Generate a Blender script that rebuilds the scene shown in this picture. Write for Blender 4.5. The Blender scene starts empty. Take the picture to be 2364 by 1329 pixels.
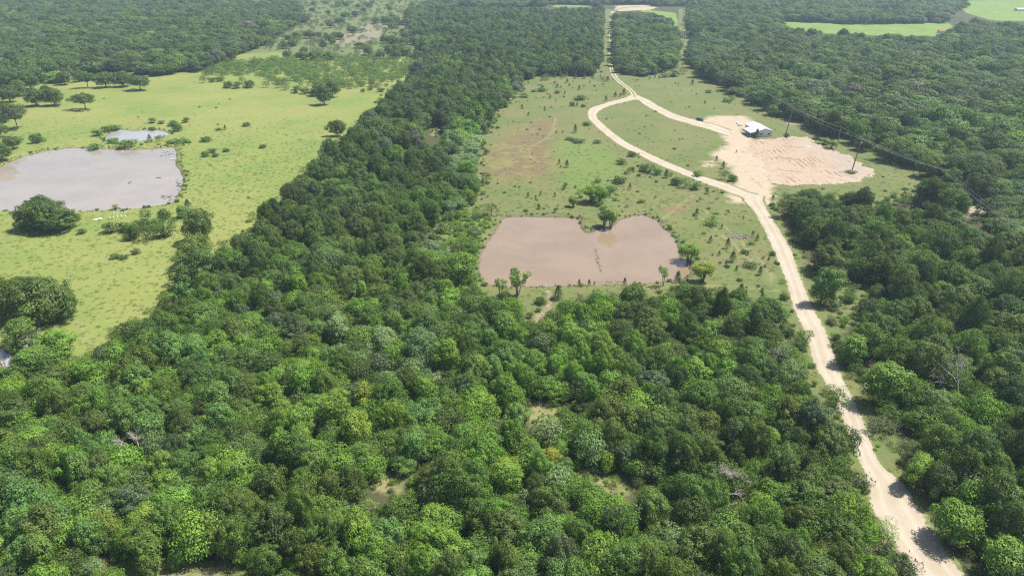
import bpy, math, random
import numpy as np
from mathutils import Vector

# ------------------------------------------------------------------ camera, sky, sun, exposure
SC = bpy.context.scene
COL = SC.collection
R = math.radians
FPX, CX, CY, TH, HCAM = 1688.0, 1182.0, 664.5, R(25.5), 100.0     # photo is 2364 x 1329

cam_d = bpy.data.cameras.new('camera')
cam = bpy.data.objects.new('camera', cam_d); COL.objects.link(cam)
cam.location = (0, 0, HCAM); cam.rotation_euler = (R(90) - TH, 0, 0)
cam_d.sensor_width = 36.0; cam_d.lens = 36.0 * FPX / 2364.0
cam_d.clip_start = 1.0; cam_d.clip_end = 20000.0
SC.camera = cam

SUN_EL, SUN_AZ = R(60), math.atan2(0.95, 0.28)       # azimuth measured from +Y towards +X
world = bpy.data.worlds.new('World'); SC.world = world; world.use_nodes = True
wn = world.node_tree.nodes; wl = world.node_tree.links
sky = wn.new('ShaderNodeTexSky'); sky.sky_type = 'NISHITA'; sky.sun_disc = False
sky.sun_elevation = SUN_EL; sky.sun_rotation = SUN_AZ
sky.air_density = 1.0; sky.dust_density = 2.0; sky.ozone_density = 1.0
bg = wn['Background']; bg.inputs['Strength'].default_value = 0.08
wl.new(sky.outputs[0], bg.inputs['Color'])

sun_d = bpy.data.lights.new('sun', 'SUN'); sun_d.energy = 5.0; sun_d.angle = R(0.6); sun_d.color = (1.0, 0.95, 0.86)
sun = bpy.data.objects.new('sun', sun_d); COL.objects.link(sun)
sdir = Vector((math.sin(SUN_AZ) * math.cos(SUN_EL), math.cos(SUN_AZ) * math.cos(SUN_EL), math.sin(SUN_EL)))
sun.rotation_euler = (-sdir).to_track_quat('-Z', 'Y').to_euler(); sun.location = sdir * 300

SC.view_settings.view_transform = 'Standard'; SC.view_settings.look = 'None'
SC.view_settings.exposure = 0.80; SC.view_settings.gamma = 1.0; SC.view_settings.use_curve_mapping = False
SC.render.engine = 'CYCLES'
cy = SC.cycles
cy.max_bounces = 5; cy.diffuse_bounces = 3; cy.glossy_bounces = 2; cy.transmission_bounces = 3
cy.transparent_max_bounces = 4; cy.volume_bounces = 0; cy.caustics_reflective = False; cy.caustics_refractive = False
cy.use_denoising = False; cy.filter_width = 1.25; cy.denoiser = 'OPENIMAGEDENOISE'; cy.sample_clamp_indirect = 4.0
SC.render.use_persistent_data = False

# ------------------------------------------------------------------ ground geometry helpers
ct, st = math.cos(TH), math.sin(TH)
def G(px, py, z=0.0):
    """ground (or height z) point under a place in the photograph"""
    u = (np.asarray(px, float) - CX) / FPX; v = (np.asarray(py, float) - CY) / FPX
    dz = -st - v * ct; t = (z - HCAM) / dz
    return u * t, (ct - v * st) * t
def PX(x, y, z):
    x = np.asarray(x, float); y = np.asarray(y, float); z = np.asarray(z, float) - HCAM
    d = y * ct - z * st; v = -y * st - z * ct
    return CX + FPX * x / d, CY + FPX * v / d
def poly(pts, z=0.0):
    a = np.array(pts, float); x, y = G(a[:, 0], a[:, 1], z)
    return np.stack([x, y], 1)
def inside(pl, x, y):
    pl = np.asarray(pl, float); x = np.asarray(x, float); y = np.asarray(y, float)
    c = np.zeros(x.shape, bool); n = len(pl)
    for i in range(n):
        x0, y0 = pl[i]; x1, y1 = pl[(i + 1) % n]
        if y0 == y1: continue
        k = ((y0 > y) != (y1 > y)) & (x < (x1 - x0) * (y - y0) / (y1 - y0) + x0)
        c ^= k
    return c
def segdist(pl, x, y, closed=True):
    pl = np.asarray(pl, float); d = np.full(np.shape(x), 1e9)
    n = len(pl)
    for i in range(n if closed else n - 1):
        ax, ay = pl[i]; bx, by = pl[(i + 1) % n]
        ex, ey = bx - ax, by - ay; L = ex * ex + ey * ey + 1e-9
        t = np.clip(((x - ax) * ex + (y - ay) * ey) / L, 0, 1)
        d = np.minimum(d, (x - ax - t * ex) ** 2 + (y - ay - t * ey) ** 2)
    return np.sqrt(d)
def sdf(pl, x, y):
    d = segdist(pl, x, y)
    return np.where(inside(pl, x, y), -d, d)
_nr = np.random.default_rng(5)
_NW = [(_nr.uniform(-1, 1, 2), _nr.uniform(0, 6.28)) for _ in range(14)]
def fbm(x, y, s, seed=0):
    """smooth noise about -1..1, feature size about s metres"""
    o = 0.0
    for i in range(7):
        (k, p) = _NW[(i + seed) % 14]; kk = k / (np.hypot(*k) + 1e-6) * (0.6 + 0.25 * i)
        o = o + np.sin((x * kk[0] + y * kk[1]) * 6.283 / s + p + seed * 1.7 + 1.3 * np.sin((x * kk[1] - y * kk[0]) * 4.1 / s + p * 2))
    return o / 4.0

POND = [(1160,503),(1200,501),(1260,502),(1325,503),(1338,508),(1338,525),(1346,536),(1362,539),(1378,533),(1395,527),(1415,525),
        (1426,511),(1450,503),(1465,498),(1490,497),(1500,505),(1520,510),(1525,525),(1545,537),(1558,553),(1565,575),(1567,598),
        (1590,603),(1592,632),(1570,645),(1540,650),(1480,655),(1420,656),(1360,658),(1300,660),(1230,662),(1160,660),(1130,657),
        (1112,640),(1107,615),(1112,585),(1125,560),(1145,535),(1155,518)]
LAKE = [(-140,440),(-60,412),(0,388),(40,367),(100,350),(160,342),(230,344),(300,347),(360,344),(400,340),(408,352),(405,380),(415,395),
        (423,410),(420,430),(410,450),(395,470),(340,478),(280,485),(200,487),(150,488),(60,487),(0,487),(-60,487),(-140,480)]
POOL = [(240,322),(250,310),(275,299),(310,303),(345,300),(375,303),(395,310),(370,318),(340,325),(300,328),(260,328)]
CREEK = [(-60,800),(8,806),(26,822),(24,842),(-10,858),(-60,870)]
WL = -0.5
PONDS = [poly(p, WL) for p in (POND, LAKE, POOL, CREEK)]
DAM = poly([(1125, 676), (1250, 682), (1400, 676), (1600, 668)])
def pond_sdf(x, y):
    return np.minimum.reduce([sdf(p, x, y) for p in PONDS]) + 0.4 * fbm(x, y, 9, 3) + 0.3 * fbm(x, y, 4.5, 5)
def gz(x, y):
    x = np.asarray(x, float); y = np.asarray(y, float)
    ps = pond_sdf(x, y)
    b = 0.35 * fbm(x, y, 90) + 0.10 * fbm(x, y, 17, 3)
    b = b * np.clip((ps + 1) / 14, 0.05, 1)
    b = b + 0.9 * np.exp(-(segdist(DAM, x, y, False) / 4.5) ** 2)
    shore = WL + ps * 0.28
    return np.where(ps < 3.0, np.minimum(np.maximum(shore, -1.9), b), b)
def gz1(x, y): return float(gz(np.array([x]), np.array([y]))[0])

# ------------------------------------------------------------------ object helpers
THINGS = []
def props(o, label=None, cat=None, group=None, kind=None):
    if label: o['label'] = label
    if cat: o['category'] = cat
    if group: o['group'] = group
    if kind: o['kind'] = kind
    return o
def empty(name, loc=(0, 0, 0), rz=0.0):
    o = bpy.data.objects.new(name, None); COL.objects.link(o); o.location = loc; o.rotation_euler = (0, 0, rz)
    o.empty_display_size = 0.5
    return o
def mesh_np(name, v, f, mats=(), fm=None, smooth=False, attrs=None):
    """v (n,3); f list/array of quads, tris or polygons"""
    me = bpy.data.meshes.new(name)
    v = np.asarray(v, np.float32)
    if isinstance(f, np.ndarray):
        k = f.shape[1]; me.vertices.add(len(v)); me.vertices.foreach_set('co', v.ravel())
        me.loops.add(f.size); me.loops.foreach_set('vertex_index', f.astype(np.int32).ravel())
        me.polygons.add(len(f)); me.polygons.foreach_set('loop_start', np.arange(0, f.size, k, dtype=np.int32))
        me.update(calc_edges=True)
    else:
        me.from_pydata([tuple(map(float, p)) for p in v], [], [tuple(map(int, q)) for q in f])
    for m in mats: me.materials.append(m)
    if fm is not None: me.polygons.foreach_set('material_index', np.asarray(fm, np.int32))
    if smooth: me.polygons.foreach_set('use_smooth', np.ones(len(me.polygons), bool))
    for (an, dom, typ, data) in (attrs or ()):
        a = me.attributes.new(an, typ, dom)
        a.data.foreach_set('value' if typ in ('FLOAT', 'INT') else 'vector', np.asarray(data).ravel())
    me.update()
    return me
def obj(name, me, parent=None, loc=None, rot=None):
    o = bpy.data.objects.new(name, me); COL.objects.link(o)
    if parent: o.parent = parent
    if loc is not None: o.location = loc
    if rot is not None: o.rotation_euler = rot
    return o
class MB:
    def __init__(self): self.v, self.f = [], []
    def box(self, x0, x1, y0, y1, z0, z1):
        n = len(self.v)
        self.v += [(x0,y0,z0),(x1,y0,z0),(x1,y1,z0),(x0,y1,z0),(x0,y0,z1),(x1,y0,z1),(x1,y1,z1),(x0,y1,z1)]
        self.f += [tuple(n + i for i in q) for q in ((3,2,1,0),(4,5,6,7),(0,1,5,4),(1,2,6,5),(2,3,7,6),(3,0,4,7))]
        return self
    def prism(self, prof, axis, a0, a1):
        """profile of 2-D points extruded along axis 'x' or 'y'"""
        n = len(self.v); k = len(prof)
        for a in (a0, a1):
            self.v += [((a, p, q) if axis == 'x' else (p, a, q)) for p, q in prof]
        self.f += [tuple(n + i for i in range(k))[::-1], tuple(n + k + i for i in range(k))]
        self.f += [(n + i, n + (i + 1) % k, n + k + (i + 1) % k, n + k + i) for i in range(k)]
        return self
    def tube(self, pts, rad, sides=6, cap=True):
        pts = [Vector(p) for p in pts]; n0 = len(self.v)
        if not hasattr(rad, '__len__'): rad = [rad] * len(pts)
        up = Vector((0, 0, 1))
        for i, p in enumerate(pts):
            d = (pts[min(i + 1, len(pts) - 1)] - pts[max(i - 1, 0)])
            d = d.normalized() if d.length > 1e-6 else up
            a = d.cross(up if abs(d.z) < 0.9 else Vector((1, 0, 0))).normalized(); b = d.cross(a)
            for s in range(sides):
                t = 6.2832 * s / sides
                self.v.append(tuple(p + (a * math.cos(t) + b * math.sin(t)) * rad[i]))
        for i in range(len(pts) - 1):
            for s in range(sides):
                s2 = (s + 1) % sides; k = n0 + i * sides
                self.f.append((k + s, k + s2, k + sides + s2, k + sides + s))
        if cap:
            self.f.append(tuple(n0 + s for s in range(sides)))
            self.f.append(tuple(n0 + (len(pts) - 1) * sides + s for s in range(sides))[::-1])
        return self
    def build(self, name, mat, parent=None, loc=None, rot=None, smooth=False, bevel=0):
        me = mesh_np(name, self.v, self.f, [mat] if mat else [], smooth=smooth)
        o = obj(name, me, parent, loc, rot)
        if bevel:
            m = o.modifiers.new('soft', 'BEVEL'); m.width = bevel; m.segments = 2; m.limit_method = 'ANGLE'
        return o

# ------------------------------------------------------------------ materials
class NT:
    def __init__(self, name):
        self.m = bpy.data.materials.new(name); self.m.use_nodes = True
        self.t = self.m.node_tree; self.n = self.t.nodes; self.l = self.t.links
        self.b = self.n['Principled BSDF']; self.out = self.n['Material Output']
    def new(self, typ, **kw):
        n = self.n.new(typ)
        for k, v in kw.items(): setattr(n, k, v)
        return n
    def put(self, sock, v):
        if hasattr(v, 'is_output'): self.l.new(v, sock)
        elif isinstance(v, (tuple, list)) and sock.type == 'RGBA': sock.default_value = (*v[:3], 1)
        else: sock.default_value = v
    def attr(self, name, typ='GEOMETRY'):
        return self.new('ShaderNodeAttribute', attribute_name=name, attribute_type=typ)
    def pos(self): return self.new('ShaderNodeNewGeometry').outputs['Position']
    def noise(self, scale, detail=4, rough=0.6, vec=None, dist=0.0):
        n = self.new('ShaderNodeTexNoise'); n.inputs['Scale'].default_value = scale; n.inputs['Detail'].default_value = detail
        n.inputs['Roughness'].default_value = rough; n.inputs['Distortion'].default_value = dist
        self.l.new(vec if vec is not None else self.pos(), n.inputs['Vector'])
        return n.outputs['Fac']
    def math(self, op, a, b=0.0, c=0.0):
        n = self.new('ShaderNodeMath', operation=op); self.put(n.inputs[0], a); self.put(n.inputs[1], b); self.put(n.inputs[2], c)
        return n.outputs[0]
    def ramp(self, fac, lo, hi, a=0.0, b=1.0, smooth=True):
        n = self.new('ShaderNodeMapRange', interpolation_type='SMOOTHSTEP' if smooth else 'LINEAR')
        self.put(n.inputs[0], fac); n.inputs[1].default_value = lo; n.inputs[2].default_value = hi
        n.inputs[3].default_value = a; n.inputs[4].default_value = b
        return n.outputs[0]
    def mix(self, fac, a, b, typ='MIX'):
        n = self.new('ShaderNodeMix', data_type='RGBA', blend_type=typ)
        self.put(n.inputs['Factor'], fac); self.put(n.inputs[6], a); self.put(n.inputs[7], b)
        return n.outputs[2]
    def vmul(self, v, s):
        n = self.new('ShaderNodeVectorMath', operation='MULTIPLY'); self.put(n.inputs[0], v); n.inputs[1].default_value = s
        return n.outputs[0]
    def bump(self, h, strength, dist):
        n = self.new('ShaderNodeBump'); self.put(n.inputs['Height'], h); n.inputs['Strength'].default_value = strength; n.inputs['Distance'].default_value = dist
        self.l.new(n.outputs[0], self.b.inputs['Normal'])
    def done(self, col=None, rough=0.9, spec=0.2, metal=0.0):
        if col is not None: self.put(self.b.inputs['Base Color'], col)
        self.put(self.b.inputs['Roughness'], rough); self.b.inputs['Specular IOR Level'].default_value = spec
        self.b.inputs['Metallic'].default_value = metal
        return self.m

def mat_leaf():
    n = NT('leaf'); tint = n.attr('tint', 'INSTANCER').outputs['Color']; var = n.attr('var').outputs['Fac']
    big = n.noise(0.35, 2)
    k = n.math('MULTIPLY', n.ramp(var, 0, 1, 0.6, 1.4, False), n.ramp(big, 0.3, 0.7, 0.82, 1.18))
    col = n.mix(1.0, tint, n.new('ShaderNodeCombineColor').outputs[0], 'MULTIPLY')
    cc = n.n[-1] if False else col.node.inputs[7].links[0].from_node
    for i in range(3): n.l.new(k, cc.inputs[i])
    n.done(col, 0.55, 0.25)
    tr = n.new('ShaderNodeBsdfTranslucent'); warm = n.mix(1.0, col, (1.1, 1.2, 0.5), 'MULTIPLY'); n.l.new(warm, tr.inputs['Color'])
    mx = n.new('ShaderNodeMixShader'); mx.inputs[0].default_value = 0.3
    n.l.new(n.b.outputs[0], mx.inputs[1]); n.l.new(tr.outputs[0], mx.inputs[2]); n.l.new(mx.outputs[0], n.out.inputs['Surface'])
    return n.m
def mat_noise(name, a, b, scale=1.0, rough=0.9, spec=0.2, bump=0.0, metal=0.0, detail=4):
    n = NT(name); f = n.noise(scale, detail); c = n.mix(n.ramp(f, 0.35, 0.65), a, b)
    if bump: n.bump(f, 0.6, bump)
    return n.done(c, rough, spec, metal)
M_LEAF = mat_leaf()
M_BARK = mat_noise('bark', (0.10, 0.08, 0.06), (0.20, 0.17, 0.14), 3.0)
M_DEAD = mat_noise('dead_wood', (0.30, 0.265, 0.24), (0.46, 0.42, 0.385), 2.0)
M_DARKWOOD = mat_noise('wet_wood', (0.05, 0.04, 0.03), (0.10, 0.08, 0.06), 2.0)
M_POLE = mat_noise('pole_wood', (0.15, 0.12, 0.095), (0.23, 0.19, 0.15), 0.7)
M_WHITE = mat_noise('white_paint', (0.72, 0.72, 0.70), (0.80, 0.80, 0.79), 2.0, 0.45, 0.4)
M_WALL = mat_noise('white_steel_siding', (0.62, 0.62, 0.62), (0.72, 0.72, 0.72), 0.9, 0.5, 0.4)
M_ROOF = mat_noise('pale_roof_steel', (0.46, 0.47, 0.49), (0.55, 0.56, 0.58), 0.6, 0.45, 0.5)
M_GLASS = mat_noise('window_glass', (0.015, 0.02, 0.03), (0.03, 0.035, 0.045), 1.0, 0.08, 0.5)
M_CABLE = mat_noise('cable', (0.25, 0.25, 0.25), (0.34, 0.34, 0.34), 1.0, 0.4, 0.5)
M_PORC = mat_noise('insulator', (0.6, 0.6, 0.58), (0.7, 0.7, 0.68), 5.0, 0.2, 0.5)
M_CAR = mat_noise('dark_car_paint', (0.012, 0.014, 0.02), (0.02, 0.022, 0.03), 3.0, 0.25, 0.5)
M_TYRE = mat_noise('tyre_rubber', (0.015, 0.015, 0.015), (0.03, 0.03, 0.03), 9.0, 0.9)
M_CHROME = mat_noise('bright_metal', (0.55, 0.55, 0.56), (0.65, 0.65, 0.66), 5.0, 0.3, 0.5, 0, 0.9)
M_RUST = mat_noise('rusty_roof', (0.22, 0.10, 0.07), (0.33, 0.17, 0.12), 1.0)

# ------------------------------------------------------------------ ground
MEADOW = [(-400,150),(-80,165),(60,190),(150,175),(330,165),(455,155),(560,125),(640,118),(700,132),(1000,128),(1010,150),(925,215),(880,270),(820,330),(750,400),
          (710,440),(630,500),(570,560),(530,610),(450,660),(400,720),(340,780),(280,830),(200,850),(100,830),(20,800),(-300,760)]
CLEAR = [(1185,165),(1250,155),(1384,140),(1388,20),(1412,20),(1414,100),(1420,165),(1566,160),(1567,20),(1592,20),(1594,150),(1640,182),(1720,222),(1790,254),
         (1870,290),(1960,328),(2050,360),(2150,385),(2150,440),(2040,478),(1810,465),(1800,490),(1860,600),(1960,645),(2020,660),(2010,720),(1940,770),(2000,870),(2090,1050),
         (2150,1130),(2170,1250),(2290,1420),(2050,1420),(2015,1250),(1955,1100),(1895,950),(1845,880),(1795,800),(1785,720),(1500,700),(1340,730),(1250,790),(1180,730),(1120,700),
         (1080,670),(1020,560),(985,500),(1090,465),(1100,380),(1090,320),(1140,260),(1190,210)]
UPPER = [(560,125),(640,90),(700,50),(690,10),(760,-30),(1010,-30),(1000,30),(960,60),(950,90),(1000,130),(800,140),(640,120)]
FARF = [[(1790,48),(1860,50),(2000,54),(2190,52),(2200,62),(2188,84),(2060,84),(1900,78),(1835,70)],
        [(2205,2),(2400,0),(2420,50),(2290,48),(2230,30)], [(1275,12),(1360,13),(1365,17),(1280,18)], [(2230,100),(2370,100),(2400,120),(2240,112)],
        [(1480,22),(1560,30),(1568,60),(1560,62),(1530,38),(1480,30)]]
BROWN = [(1150,330),(1180,300),(1230,280),(1285,270),(1290,300),(1280,340),(1300,380),(1250,410),(1160,415),(1110,400),(1105,350)]
LUSH = [(1280,330),(1330,310),(1400,340),(1440,390),(1400,420),(1440,460),(1370,470),(1310,440),(1290,390)]
LUSH2 = [(1010,480),(1080,490),(1140,505),(1110,560),(1100,640),(1110,690),(1060,640),(1040,560)]
GAPS = [[(1112,890),(1140,886),(1150,945),(1112,950)], [(1210,920),(1262,915),(1300,935),(1306,985),(1262,1010),(1225,990)], [(1315,1062),(1380,1072),(1440,1086),(1462,1150),(1400,1156),(1375,1120),(1325,1104)],
        [(855,1075),(940,1090),(930,1140),(860,1130)], [(230,1295),(560,1290),(600,1420),(200,1420)], [(840,1290),(930,1290),(900,1340),(830,1340)],
        [(1000,1050),(1060,1060),(1050,1100),(1000,1095)], [(1000,285),(1018,290),(1008,318),(990,312)]]
SAND = [[(1655,286),(1700,296),(1740,322),(1732,350),(1690,352),(1672,322)],[(1678,335),(1729,325),(1775,362),(1790,403),(1784,430),(1782,474),(1690,468),(1678,440),(1698,424),(1693,399),(1684,382),(1640,358)],
        [(1640,268),(1720,268),(1740,285),(1716,300),(1690,315),(1650,296),(1620,280)], [(2235,472),(2275,470),(2290,500),(2245,505)], [(2345,540),(2400,560),(2400,600),(2350,585)],
        [(1420,14),(1480,12),(1520,16),(1500,24),(1425,26)], [(1625,375),(1648,372),(1650,384),(1630,384)], [(1800,262),(1860,270),(1880,290),(1820,285)]]
BARE = [(800,75),(850,55),(890,55),(880,85),(800,110),(760,100)]
TRACKS = [[(1480,652),(1560,655),(1640,660),(1720,663),(1800,672)], [(1600,490),(1640,520),(1690,560),(1740,610),(1780,650)], [(1620,480),(1670,520),(1720,565),(1790,640)],
          [(420,360),(417,375),(413,388)], [(420,360),(440,335),(480,318)], [(520,310),(600,285),(680,250),(760,235)], [(1283,270),(1278,300),(1262,320),(1225,340)],
          [(1220,345),(1222,360),(1245,376)], [(1500,478),(1530,475),(1560,470)], [(1600,450),(1500,530)], [(165,735),(195,760),(205,800)], [(330,160),(300,200),(285,260)]]
RED = [(1530,478),(1560,470),(1600,475),(1580,490),(1540,492)]
GULLY = [(1262,672),(1272,690),(1262,715),(1245,730),(1235,752)]

def grow(a, b, step, g0, g1, gr):
    """coordinates from a to b: even step between g0 and g1, growing by gr outside"""
    c = list(np.arange(g0, g1 + 1e-6, step))
    s = step
    while c[-1] < b: s *= gr; c.append(c[-1] + s)
    s = step
    while c[0] > a: s *= gr; c.insert(0, c[0] - s)
    return np.array(c)
gx = grow(-6000, 6000, 1.7, -215, 230, 1.045); gy = grow(-3000, 8000, 1.7, 150, 520, 1.03)
GXX, GYY = np.meshgrid(gx, gy); gxf, gyf = GXX.ravel(), GYY.ravel()
gzf = gz(gxf, gyf)
nx, ny = len(gx), len(gy)
GZ2 = gzf.reshape(ny, nx)
def gz1(x, y):
    i = min(max(int(np.searchsorted(gx, x)) - 1, 0), nx - 2); j = min(max(int(np.searchsorted(gy, y)) - 1, 0), ny - 2)
    u = (x - gx[i]) / (gx[i + 1] - gx[i]); v = (y - gy[j]) / (gy[j + 1] - gy[j])
    return float((GZ2[j, i] * (1 - u) + GZ2[j, i + 1] * u) * (1 - v) + (GZ2[j + 1, i] * (1 - u) + GZ2[j + 1, i + 1] * u) * v)
ii = np.arange(nx * ny).reshape(ny, nx)
quads = np.stack([ii[:-1, :-1].ravel(), ii[:-1, 1:].ravel(), ii[1:, 1:].ravel(), ii[1:, :-1].ravel()], 1)
def many(ps): return np.minimum.reduce([sdf(poly(p), gxf, gyf) for p in ps])
clampd = lambda d: np.clip(d, -30, 30).astype(np.float32)
ga = [('meadow', clampd(sdf(poly(MEADOW), gxf, gyf))), ('clear', clampd(sdf(poly(CLEAR), gxf, gyf))), ('upper', clampd(sdf(poly(UPPER), gxf, gyf))),
      ('farf', clampd(many(FARF))), ('brown', clampd(sdf(poly(BROWN), gxf, gyf))), ('lush', clampd(many([LUSH, LUSH2]))), ('gaps', clampd(many(GAPS))),
      ('sand', clampd(many(SAND))), ('bare', clampd(sdf(poly(BARE), gxf, gyf))), ('red', clampd(sdf(poly(RED), gxf, gyf))),
      ('track', clampd(np.minimum.reduce([segdist(poly(t), gxf, gyf, False) for t in TRACKS]))), ('gully', clampd(segdist(poly(GULLY), gxf, gyf, False))),
      ('pond', clampd(pond_sdf(gxf, gyf)))]
def mat_ground():
    n = NT('ground_cover'); P = n.pos()
    n1 = n.noise(0.035, 5, 0.6, P); n2 = n.noise(0.22, 5, 0.65, P); n3 = n.noise(1.4, 4, 0.7, P); n4 = n.noise(0.09, 4, 0.6, P, 0.6)
    def mask(name, amp=5.0, soft=1.2, off=0.0, nz=None):
        a = n.attr(name).outputs['Fac']
        d = n.math('ADD', a, n.math('MULTIPLY', n.math('SUBTRACT', nz if nz is not None else n2, 0.5), amp))
        return n.ramp(d, off + soft, off - soft)
    fine = n.ramp(n3, 0.3, 0.7)
    floor = n.mix(n.ramp(n2, 0.35, 0.65), (0.075, 0.062, 0.038), (0.055, 0.072, 0.028))
    mead = n.mix(n.ramp(n1, 0.35, 0.65), (0.195, 0.225, 0.064), (0.145, 0.202, 0.054))
    n5 = n.noise(0.014, 3, 0.5, P); mead = n.mix(n.math('MULTIPLY', n.ramp(n5, 0.42, 0.62), 0.6), mead, (0.25, 0.245, 0.085)); mead = n.mix(n.math('MULTIPLY', n.ramp(n2, 0.5, 0.72), 0.3), mead, (0.125, 0.165, 0.047)); mead = n.mix(n.ramp(n4, 0.52, 0.72), mead, (0.215, 0.205, 0.075)); mead = n.mix(n.math('MULTIPLY', fine, 0.4), mead, (0.10, 0.15, 0.036))
    cl = n.mix(n.ramp(n1, 0.38, 0.62), (0.150, 0.158, 0.062), (0.108, 0.145, 0.046)); cl = n.mix(n.ramp(n2, 0.5, 0.75), cl, (0.165, 0.142, 0.085))
    cl = n.mix(n.math('MULTIPLY', n.ramp(n4, 0.5, 0.66), 0.6), cl, (0.165, 0.135, 0.08)); cl = n.mix(n.math('MULTIPLY', fine, 0.45), cl, (0.085, 0.115, 0.038))
    c = n.mix(mask('clear', 6), floor, cl); c = n.mix(mask('meadow', 5), c, mead)
    up = n.mix(n.ramp(n2, 0.4, 0.65), (0.135, 0.145, 0.066), (0.095, 0.14, 0.044)); c = n.mix(mask('upper', 12, 4), c, up)
    c = n.mix(n.math('MULTIPLY', mask('bare', 16, 7), 0.6), c, (0.24, 0.205, 0.165))
    c = n.mix(mask('farf', 6, 2), c, n.mix(n.ramp(n1, 0.4, 0.6), (0.155, 0.225, 0.055), (0.135, 0.2, 0.048)))
    br = n.mix(n.ramp(n4, 0.45, 0.6), (0.15, 0.108, 0.066), (0.18, 0.16, 0.066)); c = n.mix(n.math('MULTIPLY', mask('brown', 24, 10), 0.8), c, br)
    lu = n.mix(fine, (0.10, 0.175, 0.04), (0.135, 0.185, 0.05)); c = n.mix(n.math('MULTIPLY', mask('lush', 18, 8), 0.65), c, lu)
    c = n.mix(mask('gaps', 5), c, n.mix(n.ramp(n2, 0.4, 0.6), (0.20, 0.19, 0.09), (0.12, 0.15, 0.05)))
    sand = n.mix(n.ramp(n3, 0.3, 0.7), (0.40, 0.33, 0.25), (0.33, 0.265, 0.19)); sand = n.mix(n.ramp(n2, 0.55, 0.7), sand, (0.23, 0.20, 0.12))
    c = n.mix(mask('sand', 12, 3.0), c, sand)
    c = n.mix(n.math('MULTIPLY', mask('track', 1.5, 0.5, 0.7, n3), 0.55), c, (0.24, 0.20, 0.13))
    c = n.mix(mask('gully', 2.5, 0.6, 0.9), c, n.mix(n.ramp(n3, 0.4, 0.6), (0.34, 0.28, 0.20), (0.10, 0.08, 0.05)))
    c = n.mix(n.math('MULTIPLY', mask('red', 7, 1.5), n.ramp(n2, 0.42, 0.55)), c, (0.20, 0.115, 0.075))
    c = n.mix(mask('pond', 3.5, 0.6, 0.8, n2), c, n.mix(fine, (0.09, 0.075, 0.055), (0.16, 0.13, 0.09)))
    h = n.math('ADD', n.math('MULTIPLY', n3, 0.5), n2)
    n.bump(h, 0.45, 0.35)
    return n.done(c, 0.95, 0.1)
M_GROUND = mat_ground()
ground = obj('ground', mesh_np('ground', np.stack([gxf, gyf, gzf], 1), quads, [M_GROUND], smooth=True,
             attrs=[(k, 'POINT', 'FLOAT', d) for k, d in ga]))
props(ground, 'grassy ranch land with bright pasture, olive clearing and dark woodland floor', 'ground', kind='structure')

# ------------------------------------------------------------------ water
def mat_water(name, a, b, rough=0.03, bump=0.006):
    n = NT(name); f = n.noise(0.05, 4, 0.6); c = n.mix(n.ramp(f, 0.35, 0.65), a, b)
    n.bump(n.noise(0.9, 3), 0.07, bump)
    return n.done(c, rough, 0.85)
def sheet(name, pl, z, mat, label, cat):
    """flat polygon sheet"""
    me = mesh_np(name, [(p[0], p[1], z) for p in pl], [tuple(range(len(pl)))], [mat]); me.polygons[0].flip() if me.polygons[0].normal.z < 0 else None
    return props(obj(name, me), label, cat, kind='structure')
def widen(pl, d):
    c = pl.mean(0); q = pl - c; r = np.hypot(q[:, 0], q[:, 1])[:, None]
    return c + q * (r + d) / r
M_BROWNWATER = mat_water('muddy_water', (0.215, 0.155, 0.100), (0.245, 0.18, 0.12))
M_GREYWATER = mat_water('silty_grey_water', (0.265, 0.235, 0.205), (0.30, 0.265, 0.23))
M_POOLWATER = mat_water('sky_pale_water', (0.27, 0.27, 0.27), (0.31, 0.31, 0.30), 0.03)  # pale grey base colour stands in for the reflected sky
for nm, p, m, lab in (('pond_water', POND, M_BROWNWATER, 'brown muddy pond with a grassy spit on its far shore'),
                      ('pond_water', LAKE, M_GREYWATER, 'large grey pond in the green meadow'),
                      ('pond_water', POOL, M_POOLWATER, 'small sky-reflecting pool above the grey pond'),
                      ('creek_water', CREEK, M_POOLWATER, 'bit of dark creek water under trees at the meadow corner')):
    pl = poly(p, WL)
    x0, y0 = pl.min(0) - 3; x1, y1 = pl.max(0) + 3
    # sheet covers the hollow; the banks rise through it and draw the shore
    st_ = 2.0; xs = np.arange(x0, x1 + st_, st_); ys = np.arange(y0, y1 + st_, st_); X, Y = np.meshgrid(xs, ys)
    S = sdf(pl, X, Y); ids = -np.ones(X.shape, int); keepc = np.minimum.reduce([S[:-1, :-1], S[1:, :-1], S[1:, 1:], S[:-1, 1:]]) < 1.6
    v, f = [], []
    for j in range(keepc.shape[0]):
        for i in range(keepc.shape[1]):
            if keepc[j, i]:
                q = []
                for (a, b) in ((j, i), (j, i + 1), (j + 1, i + 1), (j + 1, i)):
                    if ids[a, b] < 0: ids[a, b] = len(v); v.append((X[a, b], Y[a, b], WL))
                    q.append(ids[a, b])
                f.append(tuple(q))
    props(obj(nm, mesh_np(nm, v, f, [m], smooth=True)), lab, 'pond' if nm[0] == 'p' else 'creek', kind='structure')

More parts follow.
